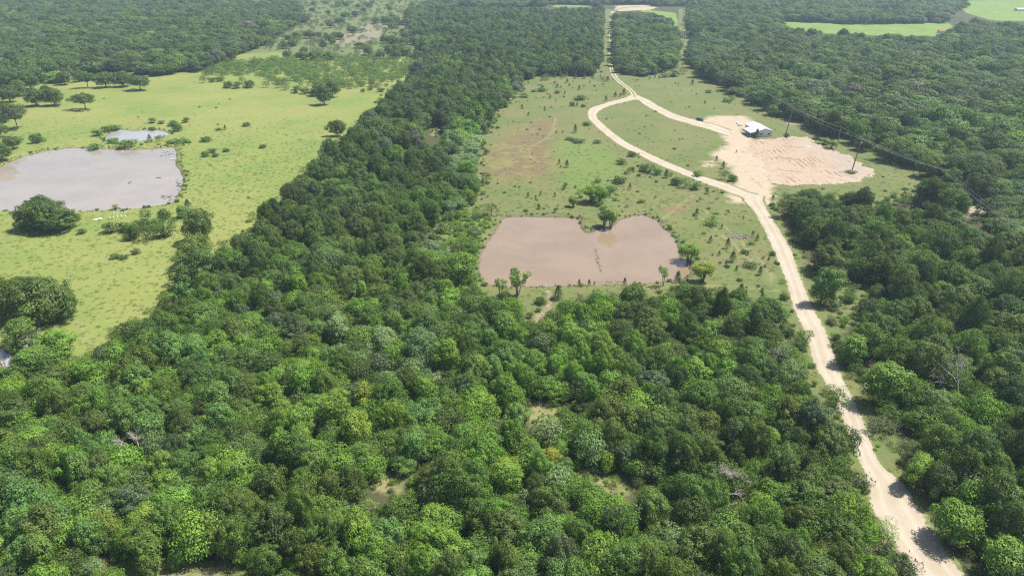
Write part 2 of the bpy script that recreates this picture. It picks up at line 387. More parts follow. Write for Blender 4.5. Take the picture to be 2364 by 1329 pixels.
# ------------------------------------------------------------------ roads
def mat_road(name, twotrack=False):
    n = NT(name); P = n.pos(); u = n.attr('across').outputs['Fac']; au = n.math('ABSOLUTE', u)
    n1 = n.noise(0.12, 4, 0.6, P); n2 = n.noise(0.9, 5, 0.7, P); n3 = n.noise(4.0, 3, 0.7, P)
    c = n.mix(n.ramp(n1, 0.35, 0.65), (0.38, 0.33, 0.265), (0.335, 0.285, 0.22)); c = n.mix(n.math('MULTIPLY', n.ramp(n2, 0.5, 0.75), 0.6), c, (0.29, 0.24, 0.18))
    c = n.mix(n.math('MULTIPLY', n.ramp(n3, 0.55, 0.75), 0.35), c, (0.25, 0.21, 0.16))
    wheel = n.ramp(n.math('ABSOLUTE', n.math('SUBTRACT', au, 0.45)), 0.22, 0.0)
    c = n.mix(n.math('MULTIPLY', wheel, 0.35), c, (0.46, 0.405, 0.33))
    c = n.mix(n.math('MULTIPLY', n.ramp(n.math('ADD', au, n.math('MULTIPLY', n.math('SUBTRACT', n1, 0.5), 0.4)), 0.2, 0.02), 0.22), c, (0.27, 0.235, 0.165))
    grass = n.mix(n.ramp(n2, 0.4, 0.6), (0.17, 0.19, 0.075), (0.11, 0.14, 0.05))
    e = n.math('ADD', au, n.math('MULTIPLY', n.math('SUBTRACT', n2, 0.5), 0.55))
    g = n.ramp(e, 0.93, 1.06)
    if twotrack:
        mid = n.ramp(n.math('ADD', au, n.math('MULTIPLY', n.math('SUBTRACT', n2, 0.5), 0.3)), 0.42, 0.30); g = n.math('MAXIMUM', g, mid)
    c = n.mix(g, c, grass); n.bump(n.math('ADD', n2, n.math('MULTIPLY', n3, 0.4)), 0.5, 0.08)
    return n.done(c, 0.95, 0.1)
M_ROAD = mat_road('packed_sand'); M_TRACK = mat_road('two_track_sand', True)
def cat_rom(p, step):
    p = np.asarray(p, float); out = []
    for i in range(len(p) - 1):
        p0, p1, p2, p3 = p[max(i - 1, 0)], p[i], p[i + 1], p[min(i + 2, len(p) - 1)]
        k = max(2, int(np.hypot(*(p2[:2] - p1[:2])) / step))
        for t in np.arange(k) / k:
            out.append(0.5 * (2 * p1 + (p2 - p0) * t + (2 * p0 - 5 * p1 + 4 * p2 - p3) * t * t + (3 * p1 - p0 - 3 * p2 + p3) * t ** 3))
    out.append(p[-1]); return np.array(out)
def ribbon(name, edges, mat, label, cat, step=1.2, zoff=0.07, narrow=0.94):
    """edges: (left px, right px, y px) or ((lx,ly),(rx,ry)) rows"""
    rows = []
    for e in edges:
        (lx, ly), (rx, ry) = e if hasattr(e[0], '__len__') else ((e[0], e[2]), (e[1], e[2]))
        a = G(lx, ly); b = G(rx, ry); rows.append((*a, *b))
    rows = cat_rom(rows, step); A, B = rows[:, :2], rows[:, 2:]
    mid0 = (A + B) / 2; A = mid0 + (A - mid0) * narrow; B = mid0 + (B - mid0) * narrow
    us = np.array([-1.25, -1.08, -0.9, -0.6, -0.3, 0, 0.3, 0.6, 0.9, 1.08, 1.25]); n = len(rows)
    mid, half = (A + B) / 2, (B - A) / 2
    wob = lambda s: 1 + 0.07 * fbm(mid[:, 0] + s * 40, mid[:, 1], 7) + 0.04 * fbm(mid[:, 0], mid[:, 1] + s * 30, 2.6)
    wl_, wr_ = wob(1), wob(2)
    v, at = [], []
    for u in us:
        w = np.where(u < 0, wl_, wr_); p = mid + half * (u * w)[:, None]
        z = gz(p[:, 0], p[:, 1]) + (zoff if abs(u) < 0.95 else zoff * 0.6 if abs(u) < 1.1 else 0.02)
        v.append(np.stack([p[:, 0], p[:, 1], z], 1)); at.append(np.full(n, u))
    v = np.stack(v, 1).reshape(-1, 3); at = np.stack(at, 1).ravel(); m = len(us)
    k = np.arange(n * m).reshape(n, m)
    f = np.stack([k[:-1, :-1].ravel(), k[:-1, 1:].ravel(), k[1:, 1:].ravel(), k[1:, :-1].ravel()], 1)
    me = mesh_np(name, v, f, [mat], smooth=True, attrs=[('across', 'POINT', 'FLOAT', at.astype(np.float32))])
    if me.polygons[0].normal.z < 0: me.flip_normals()
    return props(obj(name, me), label, cat, kind='structure')
ribbon('dirt_road', [(2180,2330,1430),(2112,2232,1329),(2057,2168,1251),(2008,2122,1170),(2004,2090,1118),(1984,2030,1065),(1958,2004,1000),(1930,1974,930),(1902,1948,879),(1879,1934,839),
        (1858,1909,772),(1831,1876,711),(1813,1851,643),(1784,1826,575),(1764,1799,531),(1742,1775,491),(1718,1762,464),(1716,1764,452)], M_ROAD,
       'wide pale sandy road running up from the bottom edge to the fork', 'road')
ribbon('dirt_road', [((1745,470),(1752,446)),((1712,459),(1722,438)),((1665,440),(1676,420)),((1620,423),(1631,407)),((1570,402),(1582,388)),((1518,381),(1532,368)),((1466,356),(1482,344)),((1414,326),(1432,316)),((1375,294),(1398,288)),
        ((1354,268),(1381,270)),((1360,250),(1388,257)),((1400,236),(1410,245)),((1437,226),(1446,237)),((1463,216),(1472,233)),((1492,226),(1490,247)),((1528,246),(1520,263)),((1560,262),(1550,277)),((1615,278),(1606,294)),((1660,290),(1648,305)),((1690,300),(1680,314))], M_ROAD,
       'pale sandy lane looping round the clearing to the barn', 'road', narrow=0.72)
ribbon('dirt_track', [(1458,1474,226),(1452,1466,212),(1428,1441,192),(1412,1424,175),(1406,1415,152),(1405,1413,118),(1406,1413,85),(1407,1413,51),(1409,1417,30),(1418,1440,21),(1450,1500,15)], M_TRACK,
       'narrow two-rut track running straight between the far woods', 'track', 2.0, narrow=0.85)

# ------------------------------------------------------------------ bare lot with furrows
LOT = [(1735,325),(1770,321),(1814,317),(1862,318),(1890,335),(1930,352),(1962,365),(2004,388),(2012,402),(1991,414),(1920,424),(1856,426),(1799,426),(1772,415),(1774,392),(1763,370),(1729,348)]
def build_lot():
    pl = poly(LOT); res = 0.55
    x0, y0 = pl.min(0) - 3; x1, y1 = pl.max(0) + 3
    X, Y = np.meshgrid(np.arange(x0, x1, res), np.arange(y0, y1, res))
    S = sdf(pl, X, Y) + 2.4 * fbm(X, Y, 13, 2) + 1.0 * fbm(X, Y, 4, 4)
    a = np.array(G(1761, 356)); b = np.array(G(1803, 384)); d = (b - a) / np.hypot(*(b - a)); pn = np.array([-d[1], d[0]])
    q = X * pn[0] + Y * pn[1] + 1.0 * fbm(X, Y, 26, 1) + 0.25 * fbm(X, Y, 5, 1); w = X * d[0] + Y * d[1]
    deep = np.clip(0.32 + 0.8 * fbm(X, Y, 34, 6) + 0.4 * fbm(X, Y, 9, 1), 0.0, 1)
    ph = np.abs(np.sin(q * 3.1416 / 2.6)); groove = np.clip(1.25 - ph / 0.42, 0, 1) * deep
    arc = np.clip(1 - np.abs(np.hypot(X - G(1800, 480)[0], Y - G(1800, 480)[1]) % 23 - 11) / 0.9, 0, 1) * 0.7
    groove = np.maximum(groove, arc * np.clip(0.5 + fbm(X, Y, 30, 2), 0, 1))
    greyer = np.clip((X - G(1880, 370)[0]) / 14, 0, 1); groove = groove * (1 - 0.75 * greyer)
    fur = 0.2 - 0.34 * groove + 0.04 * fbm(X, Y, 2.5, 5)
    rim = 0.45 * np.exp(-((S + 0.8) / 0.9) ** 2) * np.clip((X - G(1850, 330)[0]) / 10, 0, 1)
    Z = gz(X, Y) + np.where(S < 0, 0.08 + fur * np.clip(-S / 1.5, 0, 1) + rim, 0.08 - S * 0.3)
    keep = (S < 1.2); k = -np.ones(X.shape, int); k[keep] = np.arange(keep.sum())
    qd = np.stack([k[:-1, :-1].ravel(), k[:-1, 1:].ravel(), k[1:, 1:].ravel(), k[1:, :-1].ravel()], 1); qd = qd[(qd >= 0).all(1)]
    me = mesh_np('bare_lot', np.stack([X[keep], Y[keep], Z[keep]], 1), qd, [], smooth=True,
                 attrs=[('furrow', 'POINT', 'FLOAT', groove[keep].astype(np.float32)), ('greyer', 'POINT', 'FLOAT', greyer[keep].astype(np.float32)), ('inner', 'POINT', 'FLOAT', np.clip(-S / 9, 0, 1)[keep].astype(np.float32))])
    n = NT('turned_red_soil'); n1 = n.noise(0.16, 4); n2 = n.noise(1.3, 5, 0.7); f = n.attr('furrow').outputs['Fac']; g = n.attr('greyer').outputs['Fac']
    c = n.mix(n.ramp(f, 0.05, 0.42), (0.345, 0.27, 0.205), (0.215, 0.15, 0.11)); c = n.mix(n.math('MULTIPLY', n.ramp(n1, 0.5, 0.68), 0.7), c, (0.29, 0.205, 0.16))
    c = n.mix(n.math('MULTIPLY', g, 0.8), c, (0.30, 0.26, 0.22)); c = n.mix(n.math('MULTIPLY', n.ramp(n2, 0.5, 0.7), 0.4), c, (0.22, 0.165, 0.12)); n.bump(n2, 0.6, 0.1)
    e = n.ramp(n.math('ADD', n.attr('inner').outputs['Fac'], n.math('MULTIPLY', n.math('SUBTRACT', n1, 0.5), 0.9)), 0.0, 0.55); c = n.mix(n.math('MULTIPLY', n.math('SUBTRACT', 1.0, e), 0.8), c, n.mix(n.ramp(n2, 0.4, 0.6), (0.39, 0.325, 0.25), (0.30, 0.25, 0.18)))
    me.materials.append(n.done(c, 0.95, 0.1))
    props(obj('bare_lot', me), 'bare reddish lot scored with tyre furrows beside the barn', 'lot', kind='structure')
    for p, lab in (([(1857,338),(1866,337),(1878,345),(1880,348),(1868,346)], 'longer pale puddle on the bare lot'), ([(1877,347),(1893,351),(1894,355),(1884,354)], 'shorter pale puddle on the bare lot')):
        c = poly(p); zz = max(gz1(*q) for q in c) + 0.22
        sheet('puddle', c, zz, mat_water('puddle_water', (0.42, 0.34, 0.30), (0.48, 0.40, 0.36), 0.03, 0.001), lab, 'puddle')
build_lot()

# ------------------------------------------------------------------ vegetation prototypes
rng = np.random.default_rng(11)
def unit(v): return v / (np.linalg.norm(v, axis=-1, keepdims=True) + 1e-9)
def leaf_faces(pos, nrm, size, rg, slim=0.62):
    n = len(pos); nrm = unit(nrm); h = unit(rg.normal(size=(n, 3)))
    a = unit(np.cross(nrm, h)); b = np.cross(nrm, a); s = (size * rg.uniform(0.65, 1.35, n))[:, None]
    bend = nrm * s * 0.16
    v = np.stack([pos - a * s * 0.55, pos + b * s * slim * 0.5 + bend, pos + a * s * 0.55, pos - b * s * slim * 0.5 + bend], 1).reshape(-1, 3)
    return v, np.arange(4 * n).reshape(n, 4)
def lobes_to_leaves(lobes, cen, dens, size, rg, under=0.35, rand=0.38, cull=0.78):
    P, N, V = [], [], []
    for (c, r) in lobes:
        c = np.array(c); r = np.array(r); k = max(8, int(dens * 12.57 * np.mean(r) ** 2))
        d = unit(rg.normal(size=(k, 3))); d = d[(d[:, 2] > -0.25) | (rg.random(k) < under)]
        p = c + d * r * np.where(rg.random((len(d), 1)) < 0.16, rg.uniform(1.05, 1.42, (len(d), 1)), rg.uniform(0.66, 1.1, (len(d), 1)))
        P.append(p); N.append(d + 0.4 * unit(p - cen) + np.array([0, 0, 0.25]) + rand * rg.normal(size=d.shape)); V.append(np.clip(rg.normal(0.5, 0.17, len(d)) + rg.normal(0, 0.12), 0, 1))
    P, N, V = np.concatenate(P), np.concatenate(N), np.concatenate(V)
    ok = np.ones(len(P), bool)
    for (c, r) in lobes:
        q = (P - np.array(c)) / np.array(r); ok &= (q * q).sum(1) > cull * cull * 0.8
    # keep a thin inner layer so that the crown is not hollow
    ok |= rg.random(len(P)) < 0.12
    P, N, V = P[ok], N[ok], V[ok]
    v, f = leaf_faces(P, N, size, rg)
    return v, f, V
def broad(rg, h=10.0, rad=4.6, n=40, base=0.22, leaf=0.42, dens=14, lump=0.36, flat=1.0, top=1.0, limbs=9, sparse=False, rand=0.38):
    zc = h * (base + 1) / 2; rz = h * (1 - base) / 2; cen = np.array([0, 0, zc]); lobes = []
    off = rg.uniform(0, 6.28)
    for i in range(n):
        z = 1 - (i + 0.5) / n * 1.88; a = off + i * 2.39996 + rg.uniform(-0.35, 0.35); q = math.sqrt(max(0, 1 - min(1, abs(z)) ** 2.2)) if z > 0 else math.sqrt(max(0, 1 - abs(z) ** 3 * 0.75))
        k = rg.uniform(0.5, 0.95); ang = 1 + 0.2 * math.sin(a * 2 + off) + 0.16 * math.sin(a * 3 + 2 * off)
        r = lump * rad * rg.uniform(0.5, 1.2)
        lobes.append(((math.cos(a) * q * rad * k * ang, math.sin(a) * q * rad * k * ang, zc + max(z, -0.98) * rz * rg.uniform(0.66, 0.86) * top), (r * rg.uniform(0.7, 1.35), r * rg.uniform(0.7, 1.35), r * rg.uniform(0.55, 1.0) * flat)))
    if not sparse:
        for _ in range(5):
            d = rg.normal(size=3) * 0.3; lobes.append(((d[0] * rad, d[1] * rad, zc + d[2] * rz * 0.5), (rad * 0.42, rad * 0.42, rz * 0.42)))
    v, f, V = lobes_to_leaves(lobes, cen, dens, leaf, rg, 0.35, rand)
    mb = MB(); lean = rg.normal(size=2) * 0.25
    fork = (lean[0], lean[1], h * 0.36); r0 = 0.035 * h * 0.8
    mb.tube([(0, 0, -0.5), (lean[0] * 0.3, lean[1] * 0.3, h * 0.14), fork], [r0 * 1.25, r0, r0 * 0.8], 7)
    for i in rg.choice(n, min(limbs, n), replace=False):
        c = np.array(lobes[i][0]); m = (np.array(fork) + c) / 2 + rg.normal(size=3) * 0.3 + np.array([0, 0, 0.25])
        mb.tube([fork, m, c], [r0 * 0.55, r0 * 0.3, r0 * 0.1], 5, False)
    return (v, f, V), mb
def conifer(rg, h=4.0, rad=1.3, leaf=0.2, n=1500):
    t = rg.random(n) ** 0.7; z = 0.08 * h + (1 - t) * 0.0 + t * 0.92 * h
    env = rad * np.clip((1 - (z / h)) ** 0.75 * 1.15, 0.03, 1) * np.clip(z / (0.12 * h), 0.4, 1); a = rg.uniform(0, 6.283, n)
    tuft = 1 + 0.22 * np.sin(a * 5 + z * 7) + 0.15 * np.sin(a * 9 - z * 11)
    rr = env * tuft * rg.uniform(0.6, 1.05, n)
    P = np.stack([np.cos(a) * rr, np.sin(a) * rr, z], 1); N = np.stack([np.cos(a), np.sin(a), np.full(n, 0.55)], 1) + 0.45 * rg.normal(size=(n, 3))
    v, f = leaf_faces(P, N, leaf, rg, 0.5); mb = MB().tube([(0, 0, -0.4), (0, 0, h * 0.85)], [0.12, 0.03], 6)
    return (v, f, np.clip(rg.normal(0.5, 0.2, n), 0, 1)), mb
def willow(rg, h=9.0, rad=3.4, stems=5, leaf=0.3):
    lobes = []; mb = MB()
    for s in range(stems):
        a = 6.283 * s / stems + rg.uniform(-0.4, 0.4); sp = rad * rg.uniform(0.35, 0.75); hh = h * rg.uniform(0.75, 1.0)
        tip = np.array([math.cos(a) * sp, math.sin(a) * sp, hh * 0.92]); midp = np.array([math.cos(a) * sp * 0.35, math.sin(a) * sp * 0.35, hh * 0.4])
        mb.tube([(math.cos(a) * 0.2, math.sin(a) * 0.2, -0.4), midp, tip], [0.16, 0.1, 0.03], 6)
        for k in range(8):
            t = rg.uniform(0.3, 1.0); c = midp + (tip - midp) * t + rg.normal(size=3) * np.array([0.55, 0.55, 0.3]) * rad * 0.3
            r = rad * rg.uniform(0.13, 0.26); lobes.append((c, (r, r, r * 1.1)))
    v, f, V = lobes_to_leaves(lobes, np.array([0, 0, h * 0.6]), 15, leaf, rg, 0.8, 0.8, 0.4)
    return (v, f, V), mb
def shrub(rg, h=2.2, rad=1.5, n=12, leaf=0.22, dens=34):
    lobes = []
    for i in range(n):
        a = i * 2.4 + rg.uniform(-0.4, 0.4); q = rad * rg.uniform(0.15, 0.75); z = h * rg.uniform(0.25, 0.8) * (1 - 0.3 * q / rad); r = rad * rg.uniform(0.25, 0.45)
        lobes.append(((math.cos(a) * q, math.sin(a) * q, z), (r, r, r * 0.85)))
    v, f, V = lobes_to_leaves(lobes, np.array([0, 0, h * 0.3]), dens, leaf, rg, 0.5, 0.7, 0.6)
    mb = MB()
    for i in range(5):
        c = lobes[i][0]; mb.tube([(c[0] * 0.1, c[1] * 0.1, -0.2), (c[0] * 0.6, c[1] * 0.6, c[2] * 0.6), c], [0.06, 0.04, 0.02], 5)
    return (v, f, V), mb
def spiky(rg, h=2.2, rad=1.8, n=420):
    """feathery upright scrub"""
    a = rg.uniform(0, 6.283, n); t = rg.uniform(0.15, 1, n); le = rg.uniform(0.1, 1.0, n) ** 0.7
    d = np.stack([np.cos(a) * le * rad / h, np.sin(a) * le * rad / h, np.ones(n)], 1); P = d * (t * h)[:, None]
    N = np.stack([np.cos(a), np.sin(a), np.full(n, 0.3)], 1) + 0.6 * rg.normal(size=(n, 3)); v, f = leaf_faces(P, N, 0.34, rg, 0.35); mb = MB()
    for i in range(26):
        mb.tube([(0, 0, -0.2), tuple(d[i] * h * 0.5), tuple(d[i] * h * 0.98)], [0.03, 0.02, 0.012], 4, False)
    return (v, f, np.clip(rg.normal(0.5, 0.2, n), 0, 1)), mb
class Proto:
    def __init__(self, name, pair, h, stuff=True):
        (v, f, V), mb = pair; self.h = h; self.name = name
        self.rad = float(np.percentile(np.hypot(v[:, 0], v[:, 1]), 97))
        self.crown = mesh_np(name + '_crown', v, f, [M_LEAF], attrs=[('var', 'FACE', 'FLOAT', V.astype(np.float32))])
        self.trunk = mesh_np(name + '_trunk', mb.v, mb.f, [M_BARK], smooth=True)
        self._v, self._f, self._V, self._mb = v, f, V, mb; self._ob = None
    def ob(self):
        """crown and trunk in one mesh, for the countless far trees"""
        if self._ob is None:
            nv = len(self._v); v = np.concatenate([self._v, np.array(self._mb.v)]); fl = [tuple(q) for q in self._f] + [tuple(i + nv for i in q) for q in self._mb.f]
            me = mesh_np(self.name + '_whole', v, fl, [M_LEAF, M_BARK], fm=[0] * len(self._f) + [1] * len(self._mb.f))
            a = me.attributes.new('var', 'FLOAT', 'FACE'); a.data.foreach_set('value', np.concatenate([self._V, np.full(len(self._mb.f), 0.5)]).astype(np.float32))
            self._ob = bpy.data.objects.new(self.name + '_whole', me)
        return self._ob
OAK = [Proto('oak', broad(rng, 10, 4.7, n, b, 0.36, 17, l), 10) for n, b, l in ((66, 0.05, 0.24), (54, 0.07, 0.28), (84, 0.03, 0.20), (60, 0.05, 0.26), (74, 0.02, 0.22))]
TALL = [Proto('leafy', broad(rng, 11, 3.7, n, b, 0.35, 18, l, 1.1), 11) for n, b, l in ((64, 0.0, 0.27), (54, 0.03, 0.31), (76, 0.0, 0.24), (58, 0.05, 0.28))]
MOUND = [Proto('mound', broad(rng, 5.5, 4.2, 40, 0.02, 0.36, 16, 0.28, 0.8), 5.5), Proto('mound', broad(rng, 5, 3.6, 34, 0.02, 0.36, 16, 0.32, 0.8), 5)]
SPREAD = [Proto('spread', broad(rng, 9, 6.2, 40, 0.34, 0.42, 12, 0.27, 0.7, limbs=16, sparse=True), 9), Proto('spread', broad(rng, 9.5, 5.4, 44, 0.26, 0.42, 13, 0.30, 0.8, limbs=14), 9.5)]
AIRY = [Proto('airy', broad(rng, 4.2, 2.6, 26, 0.15, 0.26, 13, 0.28, 0.8, limbs=12, sparse=True), 4.2), Proto('airy', broad(rng, 3.8, 2.4, 22, 0.12, 0.26, 12, 0.30, 0.8, limbs=12, sparse=True), 3.8)]
WILLOW = [Proto('willow', willow(rng, 9, 3.4, 5), 9), Proto('willow', willow(rng, 8.5, 2.6, 3), 8.5), Proto('willow', willow(rng, 7, 3.6, 7), 7)]
JUN = [Proto('juniper', conifer(rng, 4, 1.25), 4), Proto('juniper', conifer(rng, 4, 1.7, 0.22), 4), Proto('juniper', conifer(rng, 4, 1.0, 0.2, 1200), 4)]
SHRUB = [Proto('shrub', shrub(rng), 2.2), Proto('shrub', shrub(rng, 2.0, 1.8, 14), 2.0), Proto('shrub', shrub(rng, 2.4, 1.3, 10), 2.4)]
SPIKY = [Proto('spiky', spiky(rng), 2.2)]
FAR = [Proto('far', broad(rng, 10, 4.8, n, 0.15, 0.75, 5.0, l, limbs=3, rand=0.2), 10) for n, l in ((26, 0.38), (32, 0.34), (22, 0.42), (30, 0.36))]
FARSHRUB = [Proto('farshrub', shrub(rng, 2.2, 1.6, 9, 0.45, 8), 2.2), Proto('farshrub', shrub(rng, 2.0, 1.8, 10, 0.45, 8), 2.0)]

TINT = {'dark green': (0.104, 0.163, 0.040), 'deep blue-green': (0.093, 0.155, 0.047), 'olive green': (0.120, 0.176, 0.035), 'mid-green': (0.122, 0.205, 0.041),
        'bright green': (0.155, 0.282, 0.042), 'minty green': (0.136, 0.252, 0.062), 'pale green': (0.185, 0.275, 0.110), 'yellow-green': (0.240, 0.310, 0.045),
        'lime green': (0.195, 0.310, 0.050), 'greyish green': (0.116, 0.170, 0.076)}

def scatter(name, protos, pts, label, cat):
    """countless plants as one object: pts rows of (x, y, z, scale_xy, scale_z, rot, r, g, b)"""
    pts = np.asarray(pts, float); n = len(pts)
    me = bpy.data.meshes.new(name); me.vertices.add(n); me.vertices.foreach_set('co', pts[:, :3].astype(np.float32).ravel())
    rg = np.random.default_rng(n)
    a = me.attributes.new('rot', 'FLOAT_VECTOR', 'POINT'); a.data.foreach_set('vector', np.stack([rg.normal(0, 0.04, n), rg.normal(0, 0.04, n), pts[:, 5]], 1).astype(np.float32).ravel())
    a = me.attributes.new('scl', 'FLOAT_VECTOR', 'POINT'); a.data.foreach_set('vector', pts[:, [3, 3, 4]].astype(np.float32).ravel())
    a = me.attributes.new('tint', 'FLOAT_VECTOR', 'POINT'); a.data.foreach_set('vector', pts[:, 6:9].astype(np.float32).ravel())
    a = me.attributes.new('pick', 'INT', 'POINT'); a.data.foreach_set('value', rg.integers(0, len(protos), n).astype(np.int32))
    o = obj(name, me)
    ng = bpy.data.node_groups.new(name + '_scatter', 'GeometryNodeTree')
    ng.interface.new_socket('Geometry', in_out='INPUT', socket_type='NodeSocketGeometry'); ng.interface.new_socket('Geometry', in_out='OUTPUT', socket_type='NodeSocketGeometry')
    N, L = ng.nodes, ng.links
    gi, go = N.new('NodeGroupInput'), N.new('NodeGroupOutput'); iop = N.new('GeometryNodeInstanceOnPoints'); jn = N.new('GeometryNodeJoinGeometry')
    for p in protos:
        oi = N.new('GeometryNodeObjectInfo'); oi.inputs['Object'].default_value = p.ob(); oi.inputs['As Instance'].default_value = False
        g2 = N.new('GeometryNodeGeometryToInstance'); L.new(oi.outputs['Geometry'], g2.inputs[0]); L.new(g2.outputs[0], jn.inputs[0])
    def na(nm, typ):
        q = N.new('GeometryNodeInputNamedAttribute'); q.data_type = typ; q.inputs['Name'].default_value = nm; return q.outputs['Attribute']
    L.new(gi.outputs[0], iop.inputs['Points']); L.new(jn.outputs[0], iop.inputs['Instance']); iop.inputs['Pick Instance'].default_value = True
    L.new(na('pick', 'INT'), iop.inputs['Instance Index']); L.new(na('rot', 'FLOAT_VECTOR'), iop.inputs['Rotation']); L.new(na('scl', 'FLOAT_VECTOR'), iop.inputs['Scale'])
    L.new(iop.outputs[0], go.inputs[0])
    m = o.modifiers.new('scatter', 'NODES'); m.node_group = ng
    return props(o, label, cat, kind='stuff')

# individual plants -------------------------------------------------------------
rnd = random.Random(7)
NOUN = {'oak_tree': 'oak', 'leafy_tree': 'leafy tree', 'juniper_tree': 'juniper', 'willow_tree': 'willow', 'shrub': 'shrub'}
CATG = {'oak_tree': 'tree', 'leafy_tree': 'tree', 'juniper_tree': 'tree', 'willow_tree': 'tree', 'shrub': 'shrub'}
GROUPS = {'oak_tree': 'oaks of the woods and pasture', 'leafy_tree': 'bright leafy trees among the oaks', 'juniper_tree': 'young junipers dotted over the clearing',
          'willow_tree': 'willows round the ponds', 'shrub': 'shrubs scattered over the open ground'}
def sizeword(kind, h, w):
    if kind == 'shrub': return 'low' if h < 1.7 else 'big' if h > 3.2 else 'mid-sized'
    if kind == 'juniper_tree': return 'tiny' if h < 1.9 else 'tall' if h > 3.6 else 'small'
    if kind == 'willow_tree': return 'tall' if h > 7.5 else 'bushy'
    return ('tall' if h > 11.3 else 'low' if h < 7.5 else 'broad' if w > 5.2 else 'mid-height' if h < 9.5 else 'rounded')
TAKEN = []           # (x, y, radius) of placed plants
def plant(kind, proto, x, y, h, w, tint, jit=0.12):
    """h height and w crown radius in metres"""
    z = gz1(x, y); root = empty(kind, (x, y, z - 0.05), rnd.uniform(0, 6.283))
    sz = h / proto.h; sx = w / proto.rad; k = rnd.uniform(0.8, 1.25) if kind in ('oak_tree', 'leafy_tree') else 1.0; root.scale = (sx * k, sx / k, sz)
    if kind in ('oak_tree', 'leafy_tree'): root.rotation_euler = (rnd.gauss(0, 0.05), rnd.gauss(0, 0.05), root.rotation_euler[2])
    j = [rnd.uniform(1 - jit, 1 + jit) for _ in range(2)]; c = TINT[tint]; c = (c[0] * j[0], c[1] * j[1] ** 0.5 * j[0] ** 0.5, c[2] * j[1])
    t = obj('trunk', proto.trunk, root); cr = obj('crown', proto.crown, root); cr['tint'] = c
    px, py = PX(x, y, z + h * 0.55)
    THINGS.append(dict(o=root, kind=kind, desc=f'{sizeword(kind, h, w)} {tint} {NOUN[kind]}', px=float(px), py=float(py)))
    root['category'] = CATG[kind]; root['group'] = GROUPS[kind]
    TAKEN.append((x, y, w))
    return root
def pick(l): return l[rnd.randrange(len(l))]
def at(kind, protos, px, py, h, w, tint):
    x, y = G(px, py); return plant(kind, pick(protos), float(x), float(y), h, w, tint)

# pasture trees and listed trees: base in the photograph, height, crown radius
for (px, py, h, w, t, pr) in [
    (750,242,14,5.6,'dark green',OAK), (779,315,9.6,5.0,'dark green',OAK), (198,254,10.5,8.5,'olive green',SPREAD[:1]), (203,203,11,7.5,'dark green',SPREAD), (245,202,12,8,'dark green',OAK), (285,200,12,8,'dark green',OAK), (325,208,10.5,8.0,'dark green',SPREAD[1:]),
    (85,246,12,6.5,'dark green',OAK), (128,245,12,7,'olive green',OAK), (24,236,12,7,'dark green',OAK), (70,207,12,7,'dark green',OAK), (41,296,14,7.5,'greyish green',SPREAD[:1]), (0,318,9,5,'dark green',OAK), (6,372,9.5,5.5,'dark green',OAK), (185,188,9,5,'mid-green',OAK), (150,196,10,6,'dark green',OAK), (45,222,11,6.5,'dark green',OAK), (18,272,10,6,'olive green',OAK), (2,292,10,5,'dark green',OAK), (28,345,7,5,'dark green',OAK), (110,225,9,5,'dark green',OAK),
    (75,527,10.5,6.0,'dark green',OAK), (108,532,11.5,6.5,'dark green',OAK), (140,532,10,6.0,'dark green',OAK), (108,515,11.5,6.5,'dark green',OAK), (160,525,7.6,4.2,'dark green',OAK),
    (467,556,13,6.2,'dark green',OAK), (450,604,10.5,6.2,'olive green',OAK), (467,652,12,7.0,'dark green',OAK), (430,668,9,4.5,'mid-green',OAK),
    (112,742,13.5,8.0,'dark green',OAK), (45,735,12,6.5,'dark green',OAK), (5,720,13,4.5,'mid-green',TALL), (158,735,9,4.5,'dark green',OAK), (70,705,10,5,'dark green',OAK),
    (768,225,12,5.5,'dark green',OAK), (735,222,9,5,'dark green',OAK),
    (912,108,11,8,'dark green',OAK), (930,106,9,6,'dark green',OAK), (814,76,8,6,'dark green',OAK), (728,138,9,8,'dark green',OAK), (700,138,8,7,'dark green',OAK), (760,138,8,7,'mid-green',OAK), (665,136,8,5,'mid-green',OAK),
    (851,127,10,6,'mid-green',OAK), (878,136,7.6,6,'greyish green',OAK), (915,137,8.5,6,'dark green',OAK), (964,138,8.5,6.5,'dark green',OAK), (868,54,9,7,'dark green',OAK), (898,53,9,7,'dark green',OAK), (909,65,7.6,5,'dark green',OAK), (939,58,9,8,'dark green',OAK),
    (775,92,8.5,5.5,'dark green',OAK), (785,92,8,5,'dark green',OAK), (735,86,6,5,'dark green',OAK), (680,105,7.6,6,'dark green',OAK), (854,19,9,6,'dark green',OAK), (900,26,9,5,'mid-green',OAK), (820,39,9,6,'dark green',OAK), (800,16,9,6,'dark green',OAK), (1000,30,10,7,'dark green',OAK),
    ]:
    at('oak_tree', pr, px, py, h, w, t)
